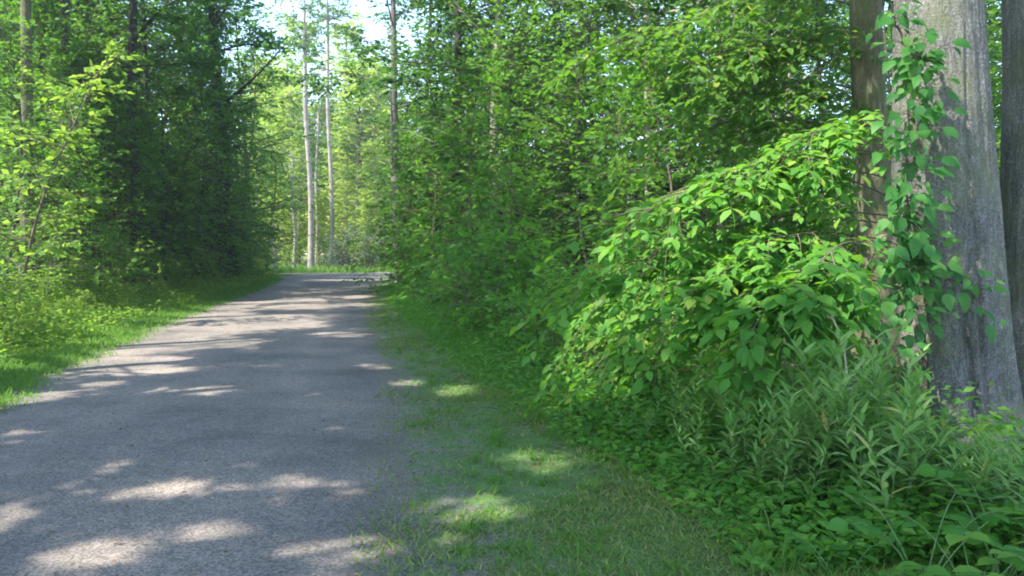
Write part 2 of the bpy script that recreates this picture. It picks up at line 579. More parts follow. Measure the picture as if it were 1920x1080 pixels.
for g_ in [(192, 1056, 80, 34), (396, 1004, 95, 15), (583, 1033, 108, 20), (17, 992, 44, 36), (140, 1004, 20, 12), (329, 925, 50, 17),
           (560, 910, 60, 13), (530, 942, 32, 15), (647, 930, 26, 15), (233, 887, 28, 11), (484, 879, 32, 7), (146, 922, 24, 12),
           (227, 937, 32, 10), (440, 920, 26, 14), (309, 742, 32, 9), (396, 740, 42, 9), (210, 724, 34, 6), (292, 698, 85, 8), (251, 680, 95, 8),
           (250, 660, 62, 7), (705, 690, 32, 6), (373, 651, 44, 7), (455, 648, 38, 8), (356, 610, 32, 6), (432, 607, 38, 5),
           (560, 578, 64, 6), (548, 566, 62, 5), (577, 546, 50, 6), (443, 575, 44, 6), (542, 534, 40, 4), (676, 558, 26, 4), (600, 527, 60, 4),
           (70, 750, 55, 10), (640, 630, 50, 4), (860, 738, 38, 11), (992, 867, 42, 13), (1024, 890, 34, 10), (875, 963, 100, 24), (1010, 880, 36, 13), (1180, 1010, 30, 10), (1290, 1040, 30, 8), (770, 720, 30, 6),
           (840, 1005, 38, 18), (636, 808, 24, 5), (595, 742, 14, 5), (60, 815, 40, 6), (120, 868, 30, 6)]:
    gap(*g_, grow=1.42 if g_[1] > 840 else (1.3 if g_[1] > 620 else 1.02))
# sunlit grass strip on the left-hand side, in ragged patches
for (x, y, rx, ry) in [(-8.6, 12.6, 1.6, 2.2), (-9.3, 16.0, 1.5, 1.8), (-9.2, 19.2, 1.2, 1.2), (-9.9, 22.3, 1.4, 1.6), (-10.6, 26, 1.2, 1.3),
                       (-7.1, 10.4, .8, .7), (-11.3, 30.5, 1.2, 1.5), (-8.1, 14.8, .6, .8), (-10.4, 13.6, 1.5, 1.5), (-11, 17, 1.2, 1.4)]:
    GAPS.append((x, y, rx, ry))
GAPS = np.array(GAPS)
# sunlit places above the ground: (centre, radius) of a shaft towards the sun
SHAFTS = [((-9.6, 15.5, 4.2), 3.0), ((-10.8, 19, 3.0), 2.2), ((-10.6, 15.5, 2.0), 2.2), ((-12.5, 22, 4.5), 1.6), ((-14, 24, 5.2), 1.2), ((-12.6, 30, 3.0), 1.1), ((-14.5, 33, 5.5), 1.2),
          ((-11.4, 26, 2.6), .9), ((-13.0, 25, 4.0), 0.8),
          ((-16, 64, 6), 13), ((-10, 75, 8), 13), ((-22, 72, 8), 13), ((-26, 58, 6), 6),
          ((-5.0, 36, 10), 1.3), ((-.4, 24, 4.6), .7), ((3.8, 22, 5.2), .6), ((1.0, 19, 3.4), .5), ((1.7, 21, 5.6), .7), ((1.2, 15, 3.3), .45), ((2.1, 16.5, 2.9), .5),
          ((-1.0, 22, 4.4), .6), ((6.2, 16.5, 5.0), .4), ((4.6, 24, 7.2), .7), ((2.7, 30, 8.5), 1.0), ((9, 27, 8.0), 1.0), ((0.2, 27, 8.0), .8),
          (at(1330, 480, 6.3), .3), (at(1230, 600, 6.4), .28), (at(1440, 590, 5.9), .2), (at(1180, 560, 6.5), .2), (at(1280, 400, 6.9), .3), *[(at(rng.uniform(30, 500), rng.uniform(150, 500), rng.uniform(20, 44)), rng.uniform(.5, .9)) for _ in range(26)], ((-2.6, 24, 3.6), .6), ((-3.5, 30, 4.5), .8), ((7.5, 22, 3), .8), ((9.5, 25, 2.5), 1.0), ((12, 30, 3), 1.4), ((13, 34, 7), 1.5), ((7.5, 30, 9), 1.0)]


def in_gap(P, soft=1.0):
    k = (P[:, 2] / SUN[2])[:, None]
    G = P - SUN[None] * k
    hit = np.zeros(len(P), bool)
    for cx, cy, rx, ry in GAPS:
        e = ((G[:, 0] - cx) / rx) ** 2 + ((G[:, 1] - cy) / ry) ** 2
        hit |= e < rng.uniform(.75, 1.25, len(P)) * soft
    for c, r in SHAFTS:
        c = np.array(c)
        w = P - c
        al = w @ SUN
        dist = np.linalg.norm(w - al[:, None] * SUN, axis=1)
        hit |= (al > 0.6) & (dist < r * rng.uniform(.8, 1.15, len(P)))
    return hit


# ------------------------------------------------------------------ ground, road, verge
def sheet(name, nx, ny, fx, mat, across=None, kind='structure'):
    """grid sheet; fx(u, v) -> xyz arrays"""
    u, v = np.meshgrid(np.linspace(0, 1, nx), np.linspace(0, 1, ny))
    V = fx(u, v).reshape(-1, 3)
    i, j = np.meshgrid(np.arange(nx - 1), np.arange(ny - 1))
    a = (j * nx + i).ravel()
    I = np.stack([a, a + 1, a + nx + 1, a + nx], 1)
    me = make_mesh(name, V, np.full(len(I), 4), I.ravel(), mat, True)
    if across is not None:
        at_ = me.attributes.new('across', 'FLOAT', 'POINT')
        at_.data.foreach_set('value', np.ascontiguousarray(across(u, v).ravel(), dtype=np.float32))
    o = link(name, me)
    o['kind'] = kind
    return o


def bumps(x, y):
    return (0.5 * np.sin(x * .9 + 1.3 * np.sin(y * .35)) + .5 * np.sin(y * .8 + 1.1 * np.sin(x * .5 + 1)))


def ground_f(u, v):
    x, y = -500 + 1000 * u, -300 + 1300 * v
    # finer towards the camera
    x = np.sign(u - .5) * np.abs(2 * u - 1) ** 2.2 * 320
    y = -60 + 420 * v ** 1.8
    dist = np.hypot(x, y)
    z = -0.02 + 0 * x + np.where(dist > 90, (dist - 90) * -0.002, 0)
    return np.stack([x, y, z], -1)


sheet('ground', 160, 160, ground_f, M['ground'])

# left and right road edge along the way
SP_C = np.array([(-2.3, -6), (-2.45, 0), (-2.75, 4), (-3.2, 8.3), (-3.75, 10.5), (-5.5, 18.5), (-8.25, 34), (-9.9, 43), (-10.8, 48.5), (-10.6, 52.6), (-8.2, 56), (-3.5, 58), (3, 59.5), (12, 62)], float)
SP_W = np.array([2.3, 2.3, 2.2, 2.15, 2.3, 2.3, 2.45, 2.9, 3.5, 3.6, 3.2, 2.7, 2.5, 2.5])
_s = np.concatenate([[0], np.cumsum(np.linalg.norm(np.diff(SP_C, axis=0), axis=1))])


def smooth_interp(q, ys):
    # gentle corner rounding of the polyline
    acc = 0
    for o_ in (-2.0, -1.0, 0, 1.0, 2.0):
        acc = acc + np.interp(np.clip(q + o_, 0, _s[-1]), _s, ys)
    return acc / 5


def road_pt(v, a):
    """v 0..1 along, a -1..1 across"""
    q = v * _s[-1]
    c = np.stack([smooth_interp(q, SP_C[:, 0]), smooth_interp(q, SP_C[:, 1])], -1)
    c2 = np.stack([smooth_interp(q + .3, SP_C[:, 0]), smooth_interp(q + .3, SP_C[:, 1])], -1)
    c1 = np.stack([smooth_interp(q - .3, SP_C[:, 0]), smooth_interp(q - .3, SP_C[:, 1])], -1)
    t = unit(c2 - c1)
    n = np.stack([t[..., 1], -t[..., 0]], -1)
    w = smooth_interp(q, SP_W)
    return c + n * (a * w)[..., None]


def wobble(q, s=0.0):
    return .10 * np.sin(q * 1.7 + s) + .07 * np.sin(q * 4.3 + 2 * s) + .04 * np.sin(q * 9.1 + s * 3)


def road_f(u, v):
    a = 2 * u - 1
    q = v * _s[-1]
    a2 = a * (1 + .35 * wobble(q, 1 + np.sign(a)))
    p = road_pt(v, a2)
    z = 0.012 + .035 * (1 - a ** 2) - .012 * np.exp(-((np.abs(a) - .42) / .15) ** 2)
    return np.stack([p[..., 0], p[..., 1], z], -1)


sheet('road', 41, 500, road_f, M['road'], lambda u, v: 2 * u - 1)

# line along which the shrubs begin on the right, as (x, y)
VEG = np.array([(1.45, 0), (1.35, 4.0), (1.15, 5.2), (.55, 6.7), (0.0, 8.3), (-.6, 10.9), (-2.1, 17.2), (-4.6, 30), (-5.9, 36), (-7, 45), (-5, 52)], float)


def veg_x(y):
    return np.interp(y, VEG[:, 1], VEG[:, 0])


def road_right(y):
    return np.interp(y, [0, 3.9, 5.6, 8, 10.4, 18.5, 34.3, 45], [-.4, -.55, -.8, -1.1, -1.45, -3.2, -5.85, -7.2])


def road_left(y):
    return np.interp(y, [0, 4, 8.3, 10.4, 18.5, 34.3, 45, 48], [-4.6, -4.9, -5.35, -6.05, -7.8, -10.7, -13, -14.4])


def verge_f(u, v):
    y = -3 + 50 * v ** 1.5
    x0, x1 = road_right(y) - .35, veg_x(y) + .6
    x = x0 + (x1 - x0) * u + .1 * wobble(y, 2)
    z = 0.004 + .022 * np.sin(u * PI) + .05 * u ** 2 + .012 * bumps(x * 2.2, y * 2.2) * np.minimum(u * 3, 1)
    return np.stack([x, y, z], -1)


sheet('verge', 60, 300, verge_f, M['verge'], lambda u, v: u)


def left_f(u, v):
    y = -3 + 54 * v ** 1.4
    x1 = road_left(y) + .25
    x = x1 - 6 * u + .08 * wobble(y, 5) * (1 - u)
    z = 0.002 + .22 * u ** 1.4 + .02 * bumps(x, y) * u
    return np.stack([x, y, z], -1)


vm = plain_mat('mossy soil', (0.03, 0.045, 0.014), (0.085, 0.10, 0.035), 6, 0.95)
sheet('bank', 30, 160, left_f, vm)

# ------------------------------------------------------------------ tree makers


def trunk_path(h, lean=(0, 0), wob=.15, n=14):
    t = np.linspace(0, 1, n)
    p1, p2 = rng.uniform(0, 6, 2)
    x = lean[0] * t + wob * np.sin(t * 4 + p1) * t
    y = lean[1] * t + wob * np.sin(t * 3.3 + p2) * t
    return np.stack([x, y, h * t], 1)


def flare(t, r, h):
    z = t * h
    return r * (1 - .75 * t) * (1 + .55 * np.exp(-z / .45))


def canopy_tree(name, label, loc, h, r, crown_lo, spread, bark, leafm, lean=(0, 0), limbs=16, per=11, leaf=.20, aim=(0, 0), group=None, cat='tree', ivy=False, tmpl=LEAF_FAR, T=8, K=7, lowlimbs=0):
    """tall forest tree, grown in place: its crown keeps open the shafts that let the sun through"""
    root = thing(name, label, cat, loc, group)
    loc = np.asarray(loc, float)
    tb = Tubes()
    P = trunk_path(h, lean, .18 + .012 * h)
    t = np.linspace(0, 1, len(P))
    tb.add(P, flare(t, r, h), 14)
    lf = Lf()
    tz = np.linspace(crown_lo / h, .97, limbs) + rng.normal(0, .015, limbs)
    if lowlimbs:
        tz = np.concatenate([tz, rng.uniform(.12, crown_lo / h, lowlimbs)])
    tz = np.clip(tz, .06, .98)
    az = np.arange(len(tz)) * 2.399 + rng.uniform(0, 6)
    tb2 = Tubes()
    SO, SD, SL = [], [], []
    for k, (tt, a) in enumerate(zip(tz, az)):
        o = np.array([np.interp(tt, t, P[:, j]) for j in range(3)])
        ll = spread * (1.05 - .55 * max(0, (tt - crown_lo / h)) / (1 - crown_lo / h + 1e-6)) * rng.uniform(.75, 1.15)
        if k >= limbs:
            ll *= .45
        d = np.array([math.cos(a) + aim[0], math.sin(a) + aim[1], rng.uniform(.15, .75)])
        d /= np.linalg.norm(d)
        s = np.linspace(0, 1, 7)
        C = o + d * (ll * s)[:, None] + rng.normal(0, .12, 3) * (ll * s ** 2)[:, None] + Z * (-.18 * ll * s ** 2)[:, None]
        if in_gap(C[1:] + loc).mean() > .34:
            continue
        rb = r * (1 - .75 * tt) * .27
        tb.add(C, rb * (1 - .85 * s) + .006, 6)
        q = rng.uniform(.06, 1.0, per)
        o2 = np.stack([np.interp(q, s, C[:, j]) for j in range(3)], 1)
        dd = d + rng.normal(0, .75, (per, 3)) + np.array([0, 0, .1])
        SO.append(o2)
        SD.append(dd)
        SL.append(np.full(per, 1.0) * rng.uniform(.8, 1.7, per) * (spread / 5) ** .5)
    sprays(np.concatenate(SO), np.concatenate(SD), np.concatenate(SL), lf, tb2, leaf, T=T, K=K, droop=.2, r0=.014, up=.55, spread=.6, twigs=False, planar=.75, sides=3)
    P_, A_, N_, S_ = lf.arrays()
    keep = ~in_gap(P_ + loc)
    P_, A_, N_, S_ = P_[keep], A_[keep], N_[keep], S_[keep]
    tb.V += tb2.V
    tb.I += [q_ + tb.n for q_ in tb2.I]
    tb.n += tb2.n
    link('trunk', tb.mesh('trunk', bark), root)
    cr = link('crown', leaves_mesh('crown', P_, A_, N_, S_, tmpl, leafm), root)
    if ivy:
        n = 2600
        zz = rng.uniform(0, h * .8, n)
        aa = rng.uniform(0, 2 * PI, n)
        rr = np.interp(zz / h, t, flare(t, r, h)) + rng.gamma(2, .06, n)
        c = np.stack([np.interp(zz / h, t, P[:, j]) for j in range(3)], 1)
        rad = np.stack([np.cos(aa), np.sin(aa), 0 * aa], 1)
        link('ivy', leaves_mesh('ivy', c + rad * rr[:, None], -Z * .8 + rad * .5 + rng.normal(0, .4, (n, 3)), rad + rng.normal(0, .4, (n, 3)), rng.uniform(.10, .2, n), LEAF_FAR, M['leaf_canopy']), root)
    return root


def sapling(name, cat, h, r, n_spray, L0, leaf, T, K, bark, leafm, tmpl, lo=.1, droop=.22, lean=None, stems=1, upness=.35, taper=.55):
    """young tree or shrub at the origin: layered flat leafy branches from near the ground up"""
    root = thing(name, None, cat)
    tb, lf = Tubes(), Lf()
    for s_ in range(stems):
        ln = rng.normal(0, .12 * h, 2) if lean is None else lean
        if stems > 1:
            a = s_ * 2 * PI / stems + rng.uniform(-.5, .5)
            ln = np.array([math.cos(a), math.sin(a)]) * h * rng.uniform(.2, .5)
        hh = h * rng.uniform(.8, 1.05)
        P = trunk_path(hh, ln, .06 * h, 10)
        t = np.linspace(0, 1, 10)
        tb.add(P, r * (1 - .85 * t) + .003, 6)
        n = n_spray // stems
        tz = np.linspace(lo, 1, n) ** .9 + rng.normal(0, .02, n)
        tz = np.clip(tz, .03, 1)
        az = np.arange(n) * 2.399 + rng.uniform(0, 6) + rng.normal(0, .8, n)
        tz = np.clip(tz + rng.normal(0, .035, n), .03, 1)
        O = np.stack([np.interp(tz, t, P[:, j]) for j in range(3)], 1)
        D = np.stack([np.cos(az), np.sin(az), upness + .9 * tz ** 3 + rng.normal(0, .38, n)], 1)
        L = L0 * (1.1 - taper * tz) * rng.uniform(.4, 1.35, n)
        sprays(O, D, L, lf, tb, leaf, T=T, K=K, droop=droop, r0=r * .3, up=.75, spread=.62, planar=.6, drop=.3)
    link('stem', tb.mesh('stem', bark), root)
    link('foliage', leaves_mesh('foliage', *lf.arrays(), tmpl, leafm), root)
    return root


# ------------------------------------------------------------------ the big grey tree beside the verge
def big_trunk(name, label, base, top, r_base, r_top, h, bark, creases, seed, nz=340, na=220):
    """massive trunk with buttressed foot and furrows"""
    root = thing(name, label, 'tree', base)
    base = np.asarray(base, float)
    z = np.linspace(0, 1, nz) ** 1.15 * h
    a = np.arange(na) * 2 * PI / na
    zz, aa = np.meshgrid(z, a, indexing='ij')
    tt = zz / h
    r = np.interp(zz, [0, .25, .8, 2.0, 4.0, h], [r_base * 1.28, r_base * 1.08, r_base, r_base * .97, r_top, r_top * .45])
    lob = .07 * np.cos(3 * aa + seed) + .05 * np.cos(5 * aa + 2 * seed) + .03 * np.cos(8 * aa - seed)
    r = r * (1 + lob * (.35 + 1.3 * np.exp(-zz / .7)))
    for (a0, da, z0, z1, wd, dp) in creases:
        ac_ = a0 + da * zz
        dlt = np.angle(np.exp(1j * (aa - ac_)))
        fade = np.clip((z1 - zz) / .5, 0, 1) * np.clip((zz - z0) / .3 + 1, 0, 1)
        r = r - r * dp * np.exp(-(dlt / wd) ** 2) * fade
    w = .35 * np.sin(zz * 2.1 + seed)
    fur = np.sin(aa * 23 + 3.0 * np.sin(zz * 1.3 + seed) + w) + .6 * np.sin(aa * 41 + 4 * np.sin(zz * 2.3 + aa)) + .6 * np.sin(aa * 17 - zz * 3.1)
    r = r + .0018 * fur + .0016 * np.sin(aa * 61 + 5 * np.sin(zz * 3.7 + aa * 2)) * np.sin(zz * 9 + 3 * np.sin(aa * 7)) + rng.normal(0, .0012, r.shape)
    cx = np.interp(zz, [0, h], [0, 0])
    lx, ly = top[0] - base[0], top[1] - base[1]
    cx = lx * np.clip(zz / top[2], 0, None) + .02 * np.sin(zz * 1.4 + seed)
    cy = ly * np.clip(zz / top[2], 0, None) + .02 * np.sin(zz * 1.1 + seed)
    V = np.stack([cx + r * np.cos(aa), cy + r * np.sin(aa), zz - .1], -1).reshape(-1, 3)
    i, j = np.meshgrid(np.arange(nz - 1), np.arange(na), indexing='ij')
    q = np.stack([i * na + j, i * na + (j + 1) % na, (i + 1) * na + (j + 1) % na, (i + 1) * na + j], -1).reshape(-1, 4)
    link('trunk', make_mesh('trunk', V, np.full(len(q), 4), q.ravel(), bark, True), root)
    # crown, high above the picture
    tb, lf = Tubes(), Lf()
    SO, SD, SL = [], [], []
    for k in range(13):
        zt = rng.uniform(.45, .98) * h
        o = np.array([lx * zt / top[2], ly * zt / top[2], zt])
        az = k * 2.399 + seed
        d = unit(np.array([math.cos(az), math.sin(az), rng.uniform(.25, .8)]))
        ll = rng.uniform(3.2, 5.6)
        s = np.linspace(0, 1, 7)
        C = o + d * (ll * s)[:, None] - Z * (.15 * ll * s ** 2)[:, None]
        tb.add(C, .13 * (1 - .88 * s), 7)
        q2 = rng.uniform(.2, 1, 10)
        SO.append(np.stack([np.interp(q2, s, C[:, jj]) for jj in range(3)], 1))
        SD.append(d + rng.normal(0, .75, (10, 3)))
        SL.append(rng.uniform(.9, 1.7, 10))
    sprays(np.concatenate(SO), np.concatenate(SD), np.concatenate(SL), lf, tb, .2, T=8, K=7, twigs=False, up=.55, spread=.6, planar=.75, sides=3)
    P_, A_, N_, S_ = lf.arrays()
    k_ = ~in_gap(P_ + base)
    link('limbs', tb.mesh('limbs', bark), root)
    link('crown', leaves_mesh('crown', P_[k_], A_[k_], N_[k_], S_[k_], LEAF_FAR, M['leaf_canopy']), root)
    return root


D_BIG = 6.75
b0 = at(1792, 830, D_BIG)
b1 = at(1766, 0, D_BIG)
BASE = (b0[0], D_BIG, 0)
TOP = (b1[0], D_BIG + .1, b1[2])
# faces the camera around angle -120 deg (towards -y and a little -x)
fa = math.atan2(-D_BIG, -b0[0])
big_trunk('broadleaf_tree', 'massive grey trunk with a leafy vine climbing its side and weeds at its foot', BASE, TOP, .42, .325, 15.0,
          M['bark_grey'], [(fa - .55, .02, .2, 1.35, .07, .20), (fa + .42, -.10, -.2, 1.6, .08, .14), (fa + .25, .12, 1.4, 3.6, .05, .05), (fa + .62, -.02, -.2, 2.4, .06, .10)], 1.2)
b2 = at(1966, 700, 7.3)
big_trunk('broadleaf_tree', 'blue grey trunk half cut off by the picture edge beside the massive vine trunk', (b2[0] + .02, 7.3, 0), (b2[0] + .02, 7.35, 3.7), .43, .44, 15.0,
          M['bark_grey'], [(fa + .2, .1, 0, 3, .1, .06)], 2.6)

# ------------------------------------------------------------------ forest trees
BD, BP, BB = M['bark_dark'], M['bark_pale'], M['bark_brown']


def gp(x, d):
    return (float(at(x, 500, d)[0]), float(d), 0.0)


def tree_at(px, d, label, h, r, lo, spread, bark, lean=(0, 0), **kw):
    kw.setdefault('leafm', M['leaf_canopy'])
    return canopy_tree('forest_tree', label, gp(px, d), h, r, lo, spread, bark, kw.pop('leafm'), lean, **kw)


LEFT_G = 'tall dark trees left of the road'
tree_at(428, 37, 'tall dark trunk wrapped in ivy standing at the left road edge before the bend', 19, .40, 6, 4.6, BD, (-.3, 0), ivy=True, lowlimbs=6)
tree_at(262, 27, 'dark straight trunk rising behind the left bushes, one of a close pair', 18, .22, 6.5, 5.0, BD, (.2, 0), lowlimbs=4)
tree_at(281, 30, 'thinner dark trunk just beside its thicker twin behind the left bushes', 17, .16, 7, 4.0, BD, (.1, 0), limbs=13)
tree_at(112, 24, 'dark trunk in the upper left corner between two slimmer trunks', 17, .20, 6.0, 4.6, BD, (.2, .2), lowlimbs=4)
tree_at(150, 31, 'slim blackish trunk in the gap of blue sky at upper left', 18, .17, 8, 4.2, BD)
tree_at(52, 21, 'brownish trunk nearest the left picture edge with a sunlit top', 17, .19, 7.8, 4.5, BB, (.1, 0))
tree_at(196, 35, 'dark trunk behind the yellow sunlit boughs at upper left', 19, .19, 8, 4.5, BD)
tree_at(338, 46, 'dark bluish tree far back between the twin trunks and the ivy trunk', 20, .2, 7, 4.8, BD, lowlimbs=4)
tree_at(468, 52, 'dark leafy tree standing nearest the bend left of the road', 17, .18, 5.5, 3.6, BD, (-.4, 0), lowlimbs=8)
tree_at(372, 48, 'blue green tree seen through the leaves left of the ivy trunk', 20, .2, 7, 4.6, BD)
tree_at(60, 40, 'far dark tree filling the upper left corner', 20, .2, 8, 5.0, BD)
# on the left before the frame begins: their crowns overhang and shade the near road
for x, y, h, aim in [(-10.4, 11.2, 16, (.35, 0)), (-9.2, 5.6, 15, (.4, 0)), (-12.0, 1.5, 17, (.4, .1)), (-8.6, 0.2, 14, (.3, .2)), (-15.5, 8.0, 19, (.4, 0)), (-16.5, 14.5, 19, (.4, 0)), (-11.5, 16.5, 18, (.35, 0)), (-10.5, 8.2, 19, (.45, 0)), (-9.5, -4.5, 17, (.35, .1)), (-13.5, -3.0, 19, (.35, .1)), (-6.6, -1.6, 18, (.5, .25))]:
    canopy_tree('forest_tree', 'roadside tree beyond the left picture edge whose crown shades the near road', (x, y, 0), h + 1.5, .22, 7.8, 5.6, BD, M['leaf_canopy'], aim=aim, group='shade trees beyond the left picture edge', limbs=21, per=13, T=9)

tree_at(752, 36, 'straight trunk with a pale sunlit top at the right road edge by the glade', 18, .25, 8, 4.6, bark_mat('bark greyish pink', (.14, .12, .11), (.30, .26, .25), (.46, .41, .40)), (-.75, 0), limbs=14)
tree_at(853, 27, 'grey blue trunk behind the dark leaves just beyond the pale-topped trunk', 17, .2, 6.5, 4.6, BD, (-.1, 0), lowlimbs=4)
tree_at(930, 24, 'light-speckled trunk showing through the roadside thicket', 15, .16, 6, 4.2, BP, (.1, 0), limbs=14, lowlimbs=3)
tree_at(1076, 31, 'thin dark trunk deep in the thicket beyond the speckled trunk', 17, .17, 6.5, 4.4, BD, lowlimbs=4)
tree_at(1212, 22, 'slender trunk with pale sunlit patches halfway along the thicket', 15, .11, 6, 4.0, BP, (.25, 0), limbs=14, lowlimbs=3)
tree_at(1345, 19, 'very thin pale trunk standing behind the long hanging boughs', 13, .07, 5, 3.4, BP, (.1, 0), limbs=12, lowlimbs=3)
tree_at(1470, 27, 'pale-topped trunk above the hanging boughs at upper right', 17, .18, 7, 4.4, BP, limbs=14)
tree_at(1540, 17, 'thin dark pole against the bright gap beside the olive trunk', 13, .06, 5.5, 3.2, BD, limbs=12)
tree_at(1655, 9.6, 'olive brown mossy trunk standing right behind the climbing vine', 14, .24, 5.2, 4.4, BB, (-.35, .2), limbs=15)
tree_at(1392, 34, 'dark tree deep in the wood between the two pale thin trunks', 18, .2, 6, 4.6, BD, lowlimbs=4)
tree_at(1600, 38, 'dark tree deep in the wood behind the olive trunk', 18, .2, 6, 4.6, BD, lowlimbs=4)
tree_at(985, 40, 'dark tree deep in the wood behind the speckled trunk', 18, .2, 6, 4.6, BD, lowlimbs=4)
tree_at(800, 44, 'dark tree beyond the pale-topped trunk beside the bend', 18, .2, 5, 4.6, BD, lowlimbs=6)

# ------------------------------------------------------------------ understory
def mk_under(k):
    cfg = [(5.2, .03, 40, 1.75, .18), (6.2, .035, 42, 1.85, .185), (4.2, .028, 36, 1.6, .165), (7.2, .04, 46, 2.1, .195), (5.0, .03, 36, 2.0, .185)][k]
    return lambda: sapling('understory_sapling', 'sapling', cfg[0], cfg[1], cfg[2], cfg[3], cfg[4], 8, 7, M['twig'], M['leaf_under'], LEAF_MID)


under = Stock([mk_under(k) for k in range(5)])


def mk_young(k):
    cfg = [(10.5, .07, 84, 2.6, .225), (8.6, .06, 76, 2.4, .215), (12.5, .08, 96, 2.8, .235)][k]
    return lambda: sapling('young_tree', 'tree', cfg[0], cfg[1], cfg[2], cfg[3], cfg[4], 8, 7, BD, M['leaf_young'], LEAF_MID, lo=.07, taper=.45, lean=tuple(rng.normal(0, .5, 2)))


young = Stock([mk_young(k) for k in range(3)])
for (px, d, sc) in [(-25, 26, 1), (30, 29, 1.3), (75, 34, 1.3), (118, 26, 1.1), (50, 25.5, 1.1), (128, 29, 1.3), (165, 24.5, .8), (205, 30, 1), (243, 27.5, .85), (292, 31.5, .95), (330, 30, .8), (362, 37, 1), (392, 35, .75), (448, 43, .85), (474, 47, .9),
                    (345, 45, 1.1), (285, 42, 1.1), (222, 40, 1.1), (160, 38, 1.1), (410, 52, 1.1), (490, 53, .7), (55, 22, .55), (140, 20.5, .5), (190, 23, .6), (255, 25, .6), (310, 29, .65), (355, 33, .7), (380, 38, .9), (420, 39.5, .6), (15, 19, .5), (20, 36, 1.35), (85, 40, 1.4), (135, 42, 1.4), (185, 38, 1.3), (235, 44, 1.45), (300, 40, 1.3), (355, 42, 1.35), (385, 46, 1.4), (455, 50, 1.2), (270, 55, 1.6), (-20, 33, 1.3), (110, 52, 1.6), (100, 45, 1.1)]:
    young.put(gp(px + rng.normal(0, 5), d), 'leafy young tree in the dark wall of leaves left of the road', 'young trees left of the road', sc=sc)
for (px, d, sc) in [(800, 36, .7), (812, 32, .75), (842, 28, .8), (885, 25, .75), (938, 22, .7), (1000, 20, .65), (1070, 18.5, .62), (1150, 18, .62), (1240, 19, .65), (1330, 18, .6), (1420, 20, .65), 
                    (805, 45, .9), (825, 41, 1.0), (870, 37, 1), (930, 33, 1), (1010, 30, .95), (1090, 28, .95), (1180, 29, .95), (1270, 28, .9), (1360, 30, .95), (1450, 29, .95), (1640, 27, .9),
                    (900, 48, 1.2), (1030, 44, 1.2), (1150, 42, 1.15), (1290, 41, 1.15), (1420, 42, 1.15), (1880, 16, .6), (1900, 24, .9), (1700, 22, .9), (1800, 21, .9), (1760, 30, 1.2), (1860, 34, 1.3), (1690, 38, 1.4), (1930, 30, 1.2), (1100, 36, 1.3), (1230, 35, 1.3), (1340, 37, 1.35), (1480, 38, 1.4), (960, 40, 1.3), (1580, 44, 1.5)]:
    young.put(gp(px + rng.normal(0, 6), d), 'leafy young tree in the deep green thicket right of the road', 'young trees right of the road', sc=sc)


def mk_shrub(k):
    cfg = [(1.5, 4, 40, .9, .135), (1.2, 5, 38, .8, .12), (1.9, 4, 44, 1.05, .145), (.85, 5, 32, .62, .105)][k]
    return lambda: sapling('roadside_shrub', 'shrub', cfg[0], .014, cfg[2], cfg[3], cfg[4], 7, 6, M['twig'], M['leaf_bright'], LEAF_MID, lo=.08, stems=cfg[1], upness=.5, taper=.35)


shrub = Stock([mk_shrub(k) for k in range(4)])


def mk_sunny(k):
    cfg = [(4.6, .03, 38, 1.6, .15), (2.2, .02, 32, 1.05, .125), (3.4, .03, 36, 1.4, .14)][k]
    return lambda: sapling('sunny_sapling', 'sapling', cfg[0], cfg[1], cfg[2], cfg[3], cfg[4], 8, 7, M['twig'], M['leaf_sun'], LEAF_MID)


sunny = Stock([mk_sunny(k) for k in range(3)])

# left wall of leaves: sunlit young trees at the picture edge
for (px, d, w, sc, lb) in [(20, 15.5, 0, 1.15, 'yellow green sapling hanging into the picture at its left edge'),
                           (85, 19, 2, .8, 'sunlit sapling standing between the left edge sapling and the grass strip'),
                           (-60, 13.2, 2, 1.0, 'pale green sapling half outside the left picture edge'),
                           (215, 24, 2, 1.0, 'sapling with sunlit yellowish boughs below the twin dark trunks'),
                           (40, 24, 0, 1.3, 'tall bright sapling before the open sky at the left picture edge'),
                           (285, 28.5, 0, .95, 'sapling with yellow leaf tips half way along the left bushes')]:
    sunny.put(gp(px, d), lb, None, sc=sc, which=w)
# darker saplings along the left
LS = 'shaded saplings in the left thicket'
for (px, d, sc) in [(140, 22, 1.0), (180, 27, 1.1), (235, 29, 1.0), (300, 33, 1.0), (340, 36, 1.05), (390, 40, 1.0), (455, 41, .75), (330, 30, .8), (70, 28, 1.1), (120, 33, 1.2),
                    (260, 38, 1.2), (370, 47, 1.2), (420, 48, 1.2), (200, 42, 1.3), (405, 36, .7), (150, 48, 1.5), (300, 52, 1.5), (60, 44, 1.4)]:
    under.put(gp(px + rng.normal(0, 6), d), 'shaded green sapling crowded in the thicket left of the road', LS, sc=sc)
